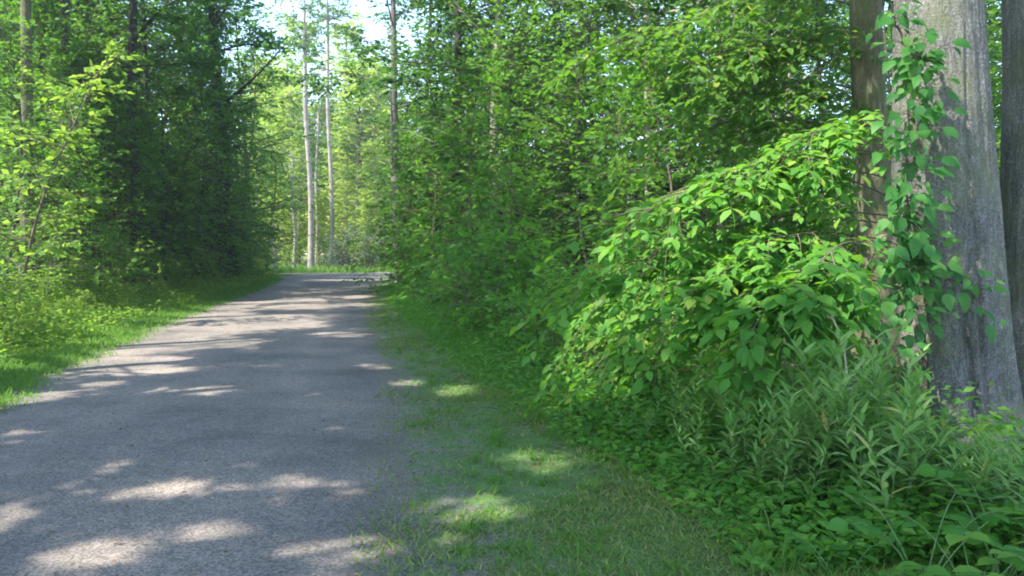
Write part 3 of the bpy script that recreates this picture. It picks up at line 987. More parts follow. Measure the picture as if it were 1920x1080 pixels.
# right wall of leaves
RS = 'shaded saplings in the right thicket'
n_r = 0
for (x0, y0, sc) in [(-4.3, 33, .95), (-3.9, 30, .9), (-3.0, 26.5, .9), (-2.2, 23.5, .85), (-1.2, 20, .85), (-.4, 17, .8), (.3, 14.5, .75), (1.3, 12.4, .7),
                     (-3.0, 34, 1.2), (-1.8, 29, 1.1), (-.6, 25, 1.1), (.6, 21, 1.05), (1.8, 17.5, 1.0), (2.7, 14.6, .95), (3.7, 12.2, .85),
                     (-1.5, 37, 1.4), (0.4, 32, 1.3), (2.0, 27, 1.2), (3.6, 22.5, 1.1), 
                     (3, 36, 1.4), (5.4, 31, 1.3), (8.6, 28, 1.2), (6.2, 39, 1.5), (10.5, 35, 1.4), (1.2, 42, 1.5), (-3.6, 43, 1.4), (-4.8, 47, 1.4),
                     (12.5, 28, 1.1), (14.5, 33, 1.3), (9.3, 15.2, .85), (16, 27, 1.2), (12.8, 16, 1.0)]:
    under.put((x0 + rng.normal(0, .25), y0 + rng.normal(0, .4), 0), 'shaded green sapling crowded in the thicket right of the road', RS, sc=sc)
    n_r += 1

# shrubs along the right verge, in order from the big trunk to the bend
words = ['nearest', 'first', 'second', 'third', 'fourth', 'fifth', 'sixth', 'seventh', 'eighth', 'ninth', 'tenth', 'eleventh', 'twelfth', 'thirteenth', 'fourteenth', 'fifteenth', 'sixteenth']
ys = [7.8, 9.0, 10.4, 12.0, 13.8, 15.8, 18.0, 20.4, 23.2, 26.4, 29.8, 33.6]
for i, y in enumerate(ys):
    shrub.put((veg_x(y) + .75 + rng.uniform(0, .35), y, 0), 'low green shrub edging the right verge, %s from the weeds towards the bend' % words[i + 1], 'shrubs edging the right verge', sc=rng.uniform(.55, .8) if i < 3 else rng.uniform(.8, 1.05), which=3 if i < 2 else None)
for (x0, y0, sc) in [(1.4, 9.6, .7), (1.2, 11.4, .9), (.5, 13.4, .9), (-.1, 15.4, 1.0), (-.9, 18.6, 1.0), (-1.7, 22, 1.1), (-2.5, 25, 1.1), (2.4, 9.2, .8), (3.0, 10.4, 1.0), (2.2, 11.2, 1.0), (6.0, 11, 1.1), (5.3, 8.8, .8), (-3.4, 29, 1.2), (6.8, 9.6, .9)]:
    shrub.put((x0, y0, 0), 'leafy shrub standing behind the row along the right verge', 'shrubs behind the right verge row', sc=sc)
# left verge shrubs
for i, (px, d, sc) in enumerate([(30, 14.2, .55), (-30, 12.2, .6), (95, 16.6, .6), (225, 21.5, .95), (330, 25.5, .6), (395, 30, .7), (460, 37, .9), (490, 42, .9), (160, 19.8, .6), (280, 24.6, .7), (60, 13.4, .35), (10, 12.0, .3), (150, 17.2, .35), (235, 20.0, .35), (300, 23.2, .35), (120, 15.4, .3)]):
    sunny.put(gp(px, d), 'sunlit low bush on the left grass strip, %s towards the bend' % words[[2, 1, 5, 8, 11, 12, 13, 14, 7, 10, 3, 0, 6, 9, 15, 4][i]], 'sunlit bushes on the left grass strip', sc=sc, which=1)

# ------------------------------------------------------------------ the glade behind the bend
def mk_glade(k):
    h, r, lo, sp, n = [(17, .17, .10, 3.9, 84), (14, .13, .06, 3.6, 80), (19, .2, .12, 4.2, 90)][k]
    def f_():
        root = thing('glade_tree', None, 'tree')
        tb, lf = Tubes(), Lf()
        P = trunk_path(h, rng.normal(0, .6, 2), .2)
        t = np.linspace(0, 1, len(P))
        tb.add(P, flare(t, r, h), 8)
        tz = np.linspace(lo, 1, n)
        az = np.arange(n) * 2.399
        O = np.stack([np.interp(tz, t, P[:, j]) for j in range(3)], 1)
        D = np.stack([np.cos(az), np.sin(az), .3 + .7 * tz ** 2], 1)
        L = sp * (1.1 - .7 * tz) * rng.uniform(.6, 1.2, n)
        sprays(O, D, L, lf, tb, .34, T=9, K=7, droop=.15, r0=.03, up=.6, spread=.55, planar=.7, twigs=False)
        link('trunk', tb.mesh('trunk', BP), root)
        link('crown', leaves_mesh('crown', *lf.arrays(), LEAF_FAR, M['leaf_glade_lit']), root)
        return root
    return f_


glade = Stock([mk_glade(k) for k in range(3)])
for (px, d, sc) in [(480, 72, .75), (520, 76, .8), (545, 82, .9), (600, 84, .95), (640, 77, 1.0), (668, 72, .95), (700, 75, 1.05), (735, 71, .98), (770, 76, .8), (630, 90, 1.0), (690, 86, .9), (560, 72, .62), (715, 66, .6), (530, 68, .55), (650, 67, .45), (595, 66, .36), (690, 65, .4), (550, 80, .9), (560, 90, 1.2), (610, 96, 1.3), (650, 101, 1.3), (690, 102, 1.35), (730, 99, 1.25), (525, 94, 1.2), (580, 86, .9), (760, 92, 1.1), (490, 100, 1.3), (585, 93, 1.55), (535, 90, 1.5), (640, 97, 1.5), (690, 92, 1.3), (500, 92, 1.45), (510, 84, 1.0), (450, 84, .9), (655, 92, .75), (710, 94, .75), (590, 98, .9), (500, 96, 1.0),
                    (800, 88, .8), (330, 80, .95), (270, 84, 1.0), (840, 96, .85)]:
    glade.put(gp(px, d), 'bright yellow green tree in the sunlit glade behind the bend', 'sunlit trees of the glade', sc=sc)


def pole(px0, y0, px1, y1, d, rad, label, name='pale_trunk', broken=False):
    """bare pale trunk standing in the glade"""
    a, c = at(px0, y0, d), at(px1, y1, d + .3)
    base = np.array([a[0], d, 0.0])
    root = thing(name, label, 'tree', base)
    n = 14
    t = np.linspace(0, 1, n)
    top = c - base
    P = np.stack([top[0] * t + .13 * np.sin(t * 7 + px0) * np.sin(t * 3.1), top[1] * t, top[2] * t], 1)
    tb = Tubes().add(P, rad * (1.12 - .42 * t) * (1 + .4 * np.exp(-t * 18)), 10)
    for k in range(7):
        q = rng.uniform(.35, .97)
        o = np.array([np.interp(q, t, P[:, j]) for j in range(3)])
        az = rng.uniform(0, 6.28)
        ln = rng.uniform(.3, 1.1)
        s = np.linspace(0, 1, 4)
        tb.add(o + np.array([math.cos(az), math.sin(az), .5]) * (ln * s)[:, None], rad * .22 * (1 - .8 * s), 5)
    tb2 = tb
    if not broken:
        lf = Lf()
        m_ = 34
        O = P[-1] + np.stack([rng.normal(0, .2, m_), rng.normal(0, .2, m_), rng.uniform(-2.6, 2.2, m_)], 1)
        O[:, :2] = P[-1, :2]
        az = rng.uniform(0, 6.28, m_)
        tb2.add(np.stack([P[-1], P[-1] + [0, .05, 1.2], P[-1] + [.05, .05, 2.4]]), [rad * .6, rad * .4, .02], 8)
        sprays(O, np.stack([np.cos(az), np.sin(az), rng.uniform(0, .8, m_)], 1), rng.uniform(1.2, 2.6, m_), lf, tb2, .24, T=8, K=6, droop=.2, r0=.025, up=.6, spread=.55, planar=.7)
        link('crown', leaves_mesh('crown', *lf.arrays(), LEAF_FAR, M['leaf_canopy']), root)
    link('trunk', tb.mesh('trunk', BP), root)
    return root


pole(584, 500, 571, 52, 62, .2, 'tall pale trunk in the glade, the thicker one of the bright pair')
pole(622, 492, 614, 20, 66, .17, 'tall straight pale trunk in the glade nearer the grey bush of a pair')
pole(591, 400, 597, 215, 68, .12, 'thin pale pole between the two tall pale trunks')
pole(552, 492, 549, 330, 64, .13, 'short pale trunk standing just before the thicker tall trunk')
pole(515, 498, 512, 420, 60, .15, 'pale stump-like trunk beside the end of the road', broken=True)
pole(668, 470, 668, 250, 72, .12, 'thin pale trunk above the grey green bush in the glade')
pole(645, 470, 644, 300, 74, .11, 'faint thin trunk just above the grey green bush')

# grey green bushes at the foot of the glade
def mk_gg():
    return sapling('grey_bush', 'bush', 2.6, .03, 60, 1.5, .17, 7, 6, M['twig'], M['leaf_greygreen'], LEAF_FAR, lo=.04, stems=5, upness=.4, taper=.3)


gg = Stock([mk_gg])
for px, d, sc, lb in [(640, 60.5, .9, 'grey green bush where the road ends, the one nearest the pale trunks'), (690, 61, 1.05, 'grey green bush where the road ends, the middle of three'), (742, 61.5, 1.1, 'grey green bush where the road ends, half behind the right thicket')]:
    gg.put(gp(px, d), lb, 'grey green bushes at the road bend', sc=sc)
for px, d, sc in [(480, 59, .7), (535, 63, .55), (560, 70, .8), (610, 74, .9), (720, 70, 1.1), (450, 62, .9), (500, 68, .9), (660, 68, .9)]:
    sunny.put(gp(px, d), 'sunlit bush on the grass at the foot of the glade', 'bushes at the foot of the glade', sc=sc * 1.5, which=1)

# ------------------------------------------------------------------ far woods all round, one mass
def far_woods():
    lf, tb = Lf(), Tubes()
    n = 330
    ang = np.radians(rng.uniform(-58, 58, n))
    dist = rng.uniform(100, 160, n)
    # keep an opening of sky over the glade and at the left edge
    h = rng.uniform(9, 15, n)
    deg = np.degrees(ang)
    h = np.where((deg < -24) & (deg > -40), rng.uniform(2.5, 5, n), h)
    X, Y = np.sin(ang) * dist, np.cos(ang) * dist
    keep = (deg > -18) | (deg < -30) | (rng.uniform(0, 1, n) < .6)
    for x, y, hh in zip(X[keep], Y[keep], h[keep]):
        tb.add(np.array([[x, y, -.3], [x, y, hh * .5], [x + .3, y, hh * .9]]), [.22, .17, .05], 5)
        m_ = 260
        u_ = unit(rng.normal(0, 1, (m_, 3))) * rng.uniform(.3, 1, (m_, 1)) ** .5
        c = np.array([x, y, hh * .55]) + u_ * np.array([hh * .32, hh * .32, hh * .5])
        lf.add(c, rng.normal(0, 1, (m_, 3)), Z + rng.normal(0, .7, (m_, 3)), rng.uniform(.5, 1.1, m_))
    r = thing('distant_woods', None, None)
    r['kind'] = 'stuff'
    link('trunks', tb.mesh('trunks', BP), r)['kind'] = 'stuff'
    link('foliage', leaves_mesh('foliage', *lf.arrays(), LEAF_FAR, M['leaf_sun']), r)['kind'] = 'stuff'


far_woods()

# ------------------------------------------------------------------ near hanging boughs on the right
def near_bough_tree(name, label, base, top, boughs, leaf, leafm, r=.035, dens=6.5):
    root = thing(name, label, 'sapling', base)
    base = np.asarray(base, float)
    tb, lf = Tubes(), Lf()
    n = 10
    t = np.linspace(0, 1, n)
    top = np.asarray(top, float) - base
    P = np.stack([top[0] * t + .05 * np.sin(5 * t), top[1] * t, top[2] * t], 1)
    tb.add(P, r * (1 - .7 * t), 8)
    for (q, tip, w) in boughs:
        o = np.array([np.interp(q, t, P[:, j]) for j in range(3)])
        e = np.asarray(tip, float) - base
        s = np.linspace(0, 1, 12)
        C = o + (e - o) * s[:, None] + Z * (.28 * np.linalg.norm(e - o) * (s * (1 - s)))[:, None]
        tb.add(C, r * .42 * (1 - .85 * s), 5)
        k = max(4, int(dens * w * np.linalg.norm(e - o)))
        qq = np.linspace(.3, 1, k)
        O = np.stack([np.interp(qq, s, C[:, j]) for j in range(3)], 1)
        d = unit(e - o)
        sd = unit(np.cross(d, Z))
        sg = np.where(np.arange(k) % 2 == 0, 1, -1)
        D = d + sd * (sg * rng.uniform(.3, 1.2, k))[:, None] - Z * .12 + rng.normal(0, .26, (k, 3))
        D[-1] = d - Z * .3
        sprays(O, D, rng.uniform(.28, .7, k) * w, lf, tb, leaf, T=6, K=4, droop=.4, r0=.005, up=.35, spread=.42, planar=.92)
    link('stem', tb.mesh('stem', M['twig']), root)
    link('foliage', leaves_mesh('foliage', *lf.arrays(), LEAF_FINE, leafm), root)
    return root


bs = np.array([4.15, 8.3, 0])
near_bough_tree('hanging_sapling', 'sapling whose long leafy boughs hang across before the dark thicket', bs, (3.7, 8.1, 4.6),
                [(.55, at(1205, 400, 6.6), 1.15), (.50, at(1300, 372, 6.9), 1.1), (.55, at(1420, 318, 7.2), 1.0), (.62, at(1500, 265, 7.4), 1.0), (.42, at(1100, 540, 6.5), .9), (.40, at(1190, 520, 6.7), .9), (.6, at(1600, 250, 7.5), .9),
                 (.36, at(1310, 545, 6.3), .95), (.33, at(1395, 470, 6.3), .95), (.45, at(1370, 330, 7.0), 1.0), (.26, at(1240, 600, 6.4), .8)], .125, M['leaf_bright'], r=.022, dens=7)
bs2 = np.array([3.35, 7.2, 0])
near_bough_tree('low_sapling', 'low bright sapling with broad leaves just above the weeds before the olive trunk', bs2, (3.0, 6.9, 1.75),
                [(.95, at(1520, 520, 5.9), 1.0), (.85, at(1380, 625, 5.9), 1.0), (.9, at(1450, 545, 6.0), 1.0), (.7, at(1480, 600, 5.8), .95), (.75, at(1340, 580, 6.2), .9), (.95, at(1560, 560, 6.2), .8), (.9, at(1430, 590, 5.7), .95)], .15, M['leaf_bright'], r=.022)
bs4 = np.array([2.1, 9.4, 0])
near_bough_tree('low_sapling', 'low sapling with broad fresh leaves on the slope between the verge and the hanging boughs', bs4, (1.8, 9.2, 2.1),
                [(.8, at(1075, 640, 8.0), .9), (.75, at(1135, 690, 7.5), .9), (.9, at(1190, 640, 7.7), .9), (.95, at(1120, 560, 8.6), .9), (.7, at(1230, 700, 7.2), .8)], .12, M['leaf_bright'], r=.018, dens=5)
bs3 = np.array([5.6, 11.5, 0])
near_bough_tree('tall_sapling', 'tall sapling with layered boughs reaching out high in the thicket', bs3, (4.6, 10.8, 6.2),
                [(.62, at(1160, 75, 9.2), 1.5), (.66, at(1260, 120, 9.3), 1.5), (.6, at(1340, 190, 9.6), 1.4), (.7, at(1440, 90, 9.8), 1.4), (.72, at(1540, 60, 9.9), 1.4), (.5, at(1230, 260, 9.4), 1.3), (.78, at(1330, 20, 9.6), 1.4), (.52, at(1560, 170, 9.6), 1.2), (.46, at(1450, 240, 10), 1.2)], .125, M['leaf_young'], r=.045, dens=5.5)

# ------------------------------------------------------------------ vine on the massive trunk
def trunk_vine():
    root = thing('climbing_vine', 'broad-leaved vine climbing the shaded side of the massive grey trunk', 'vine', (BASE[0] - .45, BASE[1] - .45, 0))
    org = np.array(root.location)
    tb = Tubes()
    LP, LA, LN, LS_ = [], [], [], []
    paths = [[(1715, 545), (1708, 470), (1700, 380), (1698, 310), (1700, 230), (1712, 150), (1728, 100)],
             [(1700, 600), (1705, 540), (1690, 450), (1690, 390)],
             [(1720, 500), (1775, 520), (1815, 535), (1828, 560)], [(1722, 120), (1690, 70), (1672, 20), (1665, -40)],
             [(1690, 420), (1640, 460), (1635, 520)], [(1680, 720), (1668, 660), (1655, 600)]]
    for k, pts in enumerate(paths):
        dd = 6.32 if k != 1 else 6.36
        C = np.array([at(x, y, dd + .03 * math.sin(j)) for j, (x, y) in enumerate(pts)]) - org
        q = np.linspace(0, 1, len(C))
        s = np.linspace(0, 1, 20)
        C = np.stack([np.interp(s, q, C[:, j]) for j in range(3)], 1) + rng.normal(0, .008, (20, 3))
        tb.add(C, .010 - .005 * s, 5)
        ln = np.linalg.norm(np.diff(C, axis=0), axis=1).sum()
        n = int(ln * (120 if k < 2 else 46))
        u = rng.uniform(.05, 1, n)
        c = np.stack([np.interp(u, s, C[:, j]) for j in range(3)], 1)
        a = rng.uniform(0, 2 * PI, n)
        wd = rng.gamma(2.0, .062, n).clip(0, .27)
        off = np.stack([np.cos(a) * wd, -np.abs(rng.normal(.08, .07, n)), np.sin(a) * wd], 1)
        P = c + off
        LP.append(P)
        LA.append(np.stack([np.cos(a) * .7, -.35 + 0 * a, -.65 + .5 * np.sin(a)], 1) + rng.normal(0, .2, (n, 3)))
        LN.append(np.stack([0 * a, -1 + 0 * a, .75 + 0 * a], 1) + rng.normal(0, .3, (n, 3)))
        LS_.append(.06 + .11 * rng.uniform(0, 1, n) ** 1.3)
        pet = np.stack([c, (c + P) / 2 + np.array([0, 0, .02]), P], 1)
        tb.add(pet, .0025, 3)
    link('stem', tb.mesh('stem', M['twig']), root)
    link('leaves', leaves_mesh('leaves', np.concatenate(LP), np.concatenate(LA), np.concatenate(LN), np.concatenate(LS_), HEART, M['leaf_vine']), root)


trunk_vine()

# ------------------------------------------------------------------ weeds in the right foreground
def mk_weed(k):
    def f_():
        h = [.85, .7, 1.0, .6, .9][k]
        root = thing('tall_weed', None, 'weed')
        tb = Tubes()
        LP, LA, LN, LS_ = [], [], [], []
        for s_ in range([2, 3, 2, 3, 2][k]):
            ln = rng.normal(0, .16, 2)
            o = rng.normal(0, .07, 2)
            hh = h * rng.uniform(.75, 1.1)
            t = np.linspace(0, 1, 8)
            P = np.stack([o[0] + ln[0] * t ** 1.6, o[1] + ln[1] * t ** 1.6, hh * t], 1)
            tb.add(P, .0045 * (1 - .7 * t), 5)
            n = int(27 * hh / .8)
            q = np.linspace(.12, 1, n)
            a = np.arange(n) * 2.399 + rng.uniform(0, 6)
            LP.append(np.stack([np.interp(q, t, P[:, j]) for j in range(3)], 1))
            LA.append(np.stack([np.cos(a), np.sin(a), [.3, .5, .2, .45, .6][k] + .9 * q ** 3 + rng.normal(0, .25, n)], 1))
            LN.append(Z + rng.normal(0, .25, (n, 3)))
            LS_.append(rng.uniform(.16, .25, n) * (1.05 - .35 * q))
        link('stem', tb.mesh('stem', M['green_stem']), root)
        link('leaves', leaves_mesh('leaves', np.concatenate(LP), np.concatenate(LA), np.concatenate(LN), np.concatenate(LS_), LANCE, M['leaf_weed'], W=np.concatenate(LS_) * 1.15), root)
        return root
    return f_


weeds = Stock([mk_weed(k) for k in range(5)])
BR = on_ground(1730, 1120)
placed = 0
while placed < 190:
    y = rng.uniform(3.6, 7.6)
    x = rng.uniform(.4, 5.2)
    px = 960 + x / y * F
    if px > 1990 or px < 1060:
        continue
    lim = np.interp(y, [3.6, 5.2, 6.7, 8.0], [1.75, 1.35, .75, .3])
    if x < lim:
        continue
    if (x - BASE[0]) ** 2 + (y - BASE[1]) ** 2 < .62 ** 2:
        continue
    if (x - BR[0]) ** 2 + (y - BR[1] + .1) ** 2 < .6 ** 2:
        continue
    edge_ = x - lim
    sc = .55 + .72 * min(edge_ / .8, 1) * rng.uniform(.75, 1.1)
    zt = 1.6 - (np.interp(px, [1060, 1200, 1400, 1600, 1715, 1755, 1990], [850, 770, 695, 650, 690, 815, 860]) - 470) / 1500 * y
    sc = min(sc, zt / .9)
    if sc < .22:
        continue
    weeds.put((x, y, .02), 'narrow-leaved green weed in the crowded patch before the big trunk', 'tall weeds before the big trunk', sc=sc)
    placed += 1


def mk_broad(k):
    def f_():
        root = thing('broadleaf_plant', None, 'plant')
        tb = Tubes()
        LP, LA, LN, LS_ = [], [], [], []
        n_st = [6, 5, 7][k]
        for s_ in range(n_st):
            az = s_ * 2.4 + rng.uniform(0, 1)
            ln = rng.uniform(.22, .5)
            t = np.linspace(0, 1, 7)
            d = np.array([math.cos(az), math.sin(az)])
            P = np.stack([d[0] * ln * t, d[1] * ln * t, rng.uniform(.3, .5) * (1.5 * t - .75 * t * t)], 1)
            tb.add(P, .004 * (1 - .6 * t), 5)
            # compound leaf: pairs of leaflets and one at the tip
            for q in (.55, .75, .92):
                c = np.array([np.interp(q, t, P[:, j]) for j in range(3)])
                for sg in (-1, 1):
                    LP.append(c)
                    LA.append([d[0] * .45 - sg * d[1], d[1] * .45 + sg * d[0], rng.normal(.05, .12)])
                    LN.append([0, 0, 1] + rng.normal(0, .2, 3))
                    LS_.append(rng.uniform(.075, .11))
            LP.append(P[-1])
            LA.append([d[0], d[1], 0])
            LN.append([0, 0, 1] + rng.normal(0, .2, 3))
            LS_.append(rng.uniform(.09, .12))
        link('stem', tb.mesh('stem', M['green_stem']), root)
        link('leaves', leaves_mesh('leaves', np.array(LP), np.array(LA), np.array(LN), np.array(LS_), (LEAF_FINE[0] * np.array([1.15, 1, 1]), LEAF_FINE[1]), M['leaf_bright']), root)
        return root
    return f_


broad = Stock([mk_broad(k) for k in range(3)])
broad.put((BR[0], BR[1], .0), 'bright round-leaved bramble in front of the tall weeds at the lower picture edge', None, sc=1.2, rz=.4, which=0)
for (px, py, sc) in [(1580, 1120, .6), (1880, 1110, .9), (1905, 1020, .9), (1830, 1150, .8), (1800, 960, .8), (1880, 930, .8), (1650, 1160, .5), (1795, 860, .75), (1840, 850, .6), (1910, 900, .9), (1480, 1120, .4), (1440, 1010, .35),
                     (1380, 930, .4), (1240, 850, .45), (1150, 800, .45), (1080, 780, .5), (1190, 770, .55), (1300, 800, .6), (1040, 745, .5), (990, 715, .5), (950, 690, .5), (1120, 730, .6), (1230, 720, .7), (900, 660, .5), (1060, 690, .7), (1860, 1000, .8), (1950, 970, 1.0)]:
    g_ = on_ground(px, py)
    broad.put((g_[0], g_[1], .0), 'low plant with paired leaflets among the weeds along the right verge', 'low broad-leaved plants along the right verge', sc=sc * (1.4 if px > 1740 else 1.15))

# dry stalks among the weeds
def stalk(pts, d, rad, label, mat='dead_stalk'):
    C = np.array([at(x, y, dd) for (x, y), dd in zip(pts, d)])
    base = C[0].copy()
    o = thing('dry_stalk', label, 'stalk', base)
    q = np.linspace(0, 1, len(C))
    s = np.linspace(0, 1, 16)
    P = np.stack([np.interp(s, q, C[:, j]) for j in range(3)], 1) - base
    tb = Tubes().add(P + rng.normal(0, .002, P.shape), rad * (1 - .6 * s), 6)
    tw = Tubes()
    for k in range(4):
        u_ = rng.uniform(.5, .95)
        c = np.array([np.interp(u_, s, P[:, j]) for j in range(3)])
        tw.add(np.stack([c, c + [rng.normal(0, .05), rng.normal(0, .03), .05], c + [rng.normal(0, .1), 0, .1]]), [rad * .4, rad * .3, rad * .1], 4)
    link('stem', tb.mesh('stem', M[mat]), o)
    if rad > .01:
        link('twig', tw.mesh('twig', M[mat]), o)


stalk([(1592, 830), (1590, 730), (1583, 660), (1568, 610), (1550, 575)], [5.6, 5.6, 5.6, 5.62, 5.65], .011, 'pale dead stalk standing upright among the weeds')
stalk([(1610, 830), (1603, 765), (1593, 725)], [5.4, 5.4, 5.4], .012, 'short white broken stalk beside the tall pale dead one')
stalk([(1500, 900), (1430, 850), (1365, 810)], [4.9, 4.9, 4.95], .0035, 'thin dry stem lying slanted across the weeds', 'green_stem')
stalk([(1455, 1040), (1440, 975), (1425, 930)], [4.1, 4.1, 4.15], .0035, 'short dry stem leaning at the front edge of the weeds', 'green_stem')

# ------------------------------------------------------------------ grass, ground cover, litter, gravel (nobody could count these)
def blades(name, X, Y, H, Wd, mat, zf, lean=.45):
    n = len(X)
    a = rng.uniform(0, 2 * PI, n)
    A = np.stack([np.cos(a) * lean * rng.uniform(.2, 1.4, n), np.sin(a) * lean * rng.uniform(.2, 1.4, n), np.ones(n)], 1)
    N = np.stack([np.cos(a), np.sin(a), .2 + 0 * a], 1) + rng.normal(0, .3, (n, 3))
    o = link(name, leaves_mesh(name, np.stack([X, Y, zf], 1), A, N, H, BLADE, mat, W=Wd))
    o['kind'] = 'stuff'
    return o


def clump(X, Y, f, th, p):
    v = bumps(X * f, Y * f) + .6 * bumps(X * f * 2.7 + 5, Y * f * 2.7)
    return rng.uniform(0, 1, len(X)) < np.clip((v - th) * p + .35, .04, 1)


def cover(name, X, Y, hmax, leaf, mat, tmpl=LEAF_MID):
    n_ = len(X)
    H = hmax * rng.uniform(0.1, 1, n_)
    a = rng.uniform(0, 2 * PI, n_)
    A = np.stack([np.cos(a), np.sin(a), rng.normal(.1, .3, n_)], 1)
    o = link(name, leaves_mesh(name, np.stack([X, Y, H], 1), A, Z + rng.normal(0, .45, (n_, 3)), leaf * rng.uniform(.6, 1.3, n_), tmpl, mat))
    o['kind'] = 'stuff'


# right verge: thin short turf
n = 300000
y = 3.2 + 32 * rng.uniform(0, 1, n) ** 2.0
u = rng.beta(1.7, 1.0, n)
x = road_right(y) - .3 + (veg_x(y) + .7 - road_right(y) + .3) * u
k = clump(x, y, 2.1, .12, .55)
x, y, u = x[k], y[k], u[k]
blades('verge_grass', x, y, rng.uniform(.02, .055, len(x)) * (1 + .9 * u ** 3), rng.uniform(.006, .011, len(x)), M['grass'], .02 + .05 * u ** 2, 1.0)
n = 700
ty = 3.2 + 24 * rng.uniform(0, 1, n) ** 2.0
tx = road_right(ty) + (veg_x(ty) + .4 - road_right(ty)) * rng.beta(1.8, 1.0, n)
n2 = 26
x2 = np.repeat(tx, n2) + rng.normal(0, .035, n * n2)
y2 = np.repeat(ty, n2) + rng.normal(0, .035, n * n2)
blades('grass_tufts', x2, y2, np.repeat(rng.uniform(.04, .13, n), n2) * rng.uniform(.5, 1.2, n * n2), rng.uniform(.005, .010, n * n2), M['grass_lush'], np.full(n * n2, .025), .8)
n = 60000
y = 3.2 + 26 * rng.uniform(0, 1, n) ** 2.0
u = rng.beta(2.0, 1.2, n)
x = road_right(y) - .25 + (veg_x(y) + .6 - road_right(y) + .25) * u
k = clump(x + 3, y, 1.7, .1, .45)
cover('clover', x[k], y[k], np.full(k.sum(), .05) + .05 * u[k] ** 2, .026, M['leaf_verge'])
# longer grass at the feet of the weeds and shrubs
n = 9000
y = 3.4 + 30 * rng.uniform(0, 1, n) ** 1.9
x = veg_x(y) + rng.gamma(2, .45, n) - .25
blades('tall_grass', x, y, rng.uniform(.07, .20, n), rng.uniform(.006, .011, n), M['grass_lush'], np.full(n, .03), .6)
# left strip: lush sunlit grass
n = 60000
y = 6 + 46 * rng.uniform(0, 1, n) ** 1.5
s = rng.gamma(1.6, 1.1, n)
x = road_left(y) - s + .2 + .3 * rng.uniform(0, 1, n) ** 3 + .12 * bumps(y * 2.1, y * 1.3)
k = (s < 6)
x, y, s = x[k], y[k], s[k]
zb = .22 * np.clip((s - .2) / 6, 0, 1) ** 1.4
blades('bank_grass', x, y, rng.uniform(.04, .10, len(x)) + .16 * np.clip(s / 1.6, 0, 1) * rng.uniform(.4, 1.2, len(x)), rng.uniform(.010, .02, len(x)), M['grass_lush'], zb, .6)
# grass at the foot of the glade
n = 9000
x = rng.uniform(-30, -4, n)
y = 58.5 + rng.uniform(0, 9, n) + np.where(x < -9, 0, 2.2)
blades('glade_grass', x, y, rng.uniform(.25, .8, n), rng.uniform(.03, .06, n), M['grass_lush'], np.full(n, -.02), .6)


n = 46000
y = 3.8 + 30 * rng.uniform(0, 1, n) ** 1.9
off = rng.gamma(1.9, .5, n) - .15
x = veg_x(y) + off - .1
hm = np.clip(.08 + .30 * off, .08, .75) * (1 + .35 * bumps(x * 1.5, y * 1.5))
cover('ground_cover', x, y, hm, .075, M['leaf_bright'])
n = 26000
y = 7 + 45 * rng.uniform(0, 1, n) ** 1.3
off = rng.gamma(2.2, .7, n) + .45
x = road_left(y) - off
hm = np.clip(.04 + .22 * off, .06, .9) * (1 + .5 * bumps(x * 1.1, y * 1.1))
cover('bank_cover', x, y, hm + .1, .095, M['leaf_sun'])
# dark floor plants deep in the woods
n = 30000
y = 10 + 50 * rng.uniform(0, 1, n)
x = veg_x(y) + 1.5 + rng.uniform(0, 1, n) * (6 + .5 * y)
cover('forest_floor_cover', x, y, .5 * (1 + .5 * bumps(x, y)), .16, M['leaf_under'], LEAF_FAR)
n = 22000
y = 14 + 50 * rng.uniform(0, 1, n)
x = road_left(np.minimum(y, 48)) - 3.0 - rng.uniform(0, 1, n) * (4 + .4 * y)
cover('forest_floor_cover', x, y, .6 * (1 + .5 * bumps(x, y)), .17, M['leaf_under'], LEAF_FAR)

# fallen leaves and twigs on the verge and road
n = 8000
y = 3.4 + 30 * rng.uniform(0, 1, n) ** 1.8
x = np.where(rng.uniform(0, 1, n) < .72, veg_x(y) + rng.normal(-.3, .42, n), rng.uniform(-5, 0, n) - .15 * y)
a = rng.uniform(0, 2 * PI, n)
zf = np.where(x > road_right(y), .05, .055)
o = link('leaf_litter', leaves_mesh('leaf_litter', np.stack([x, y, zf], 1), np.stack([np.cos(a), np.sin(a), .1 + 0 * a], 1), Z + rng.normal(0, .3, (n, 3)), rng.uniform(.012, .042, n), LEAF_MID, M['litter']))
o['kind'] = 'stuff'
n = 1400
y = 3.4 + 24 * rng.uniform(0, 1, n) ** 1.8
uu = rng.beta(1.1, .8, n)
x = road_left(y) + (road_right(y) - road_left(y)) * uu
a = rng.uniform(0, 2 * PI, n)
o = link('road_litter', leaves_mesh('road_litter', np.stack([x, y, .022 + .14 * uu * (1 - uu)], 1), np.stack([np.cos(a), np.sin(a), .1 + 0 * a], 1), Z + rng.normal(0, .3, (n, 3)), rng.uniform(.012, .04, n), LEAF_MID, M['litter']))
o['kind'] = 'stuff'
tb = Tubes()
n = 60
y = 7.5 + 14 * rng.uniform(0, 1, n) ** 1.4
x = veg_x(y) + rng.normal(-.12, .28, n)
a = rng.normal(2.2, .7, n)
ln = rng.uniform(.1, .45, n)
P0 = np.stack([x, y, np.full(n, .06)], 1)
D = np.stack([np.cos(a), np.sin(a), rng.uniform(-.02, .12, n)], 1)
tb.add(np.stack([P0, P0 + D * ln[:, None] * .5 + rng.normal(0, .02, (n, 3)) + [0, 0, .015], P0 + D * ln[:, None]], 1), rng.uniform(.002, .006, (n, 1)) * np.array([[1, .8, .4]]), 5)
o = link('twig_litter', tb.mesh('twig_litter', M['twig']))
o['kind'] = 'stuff'

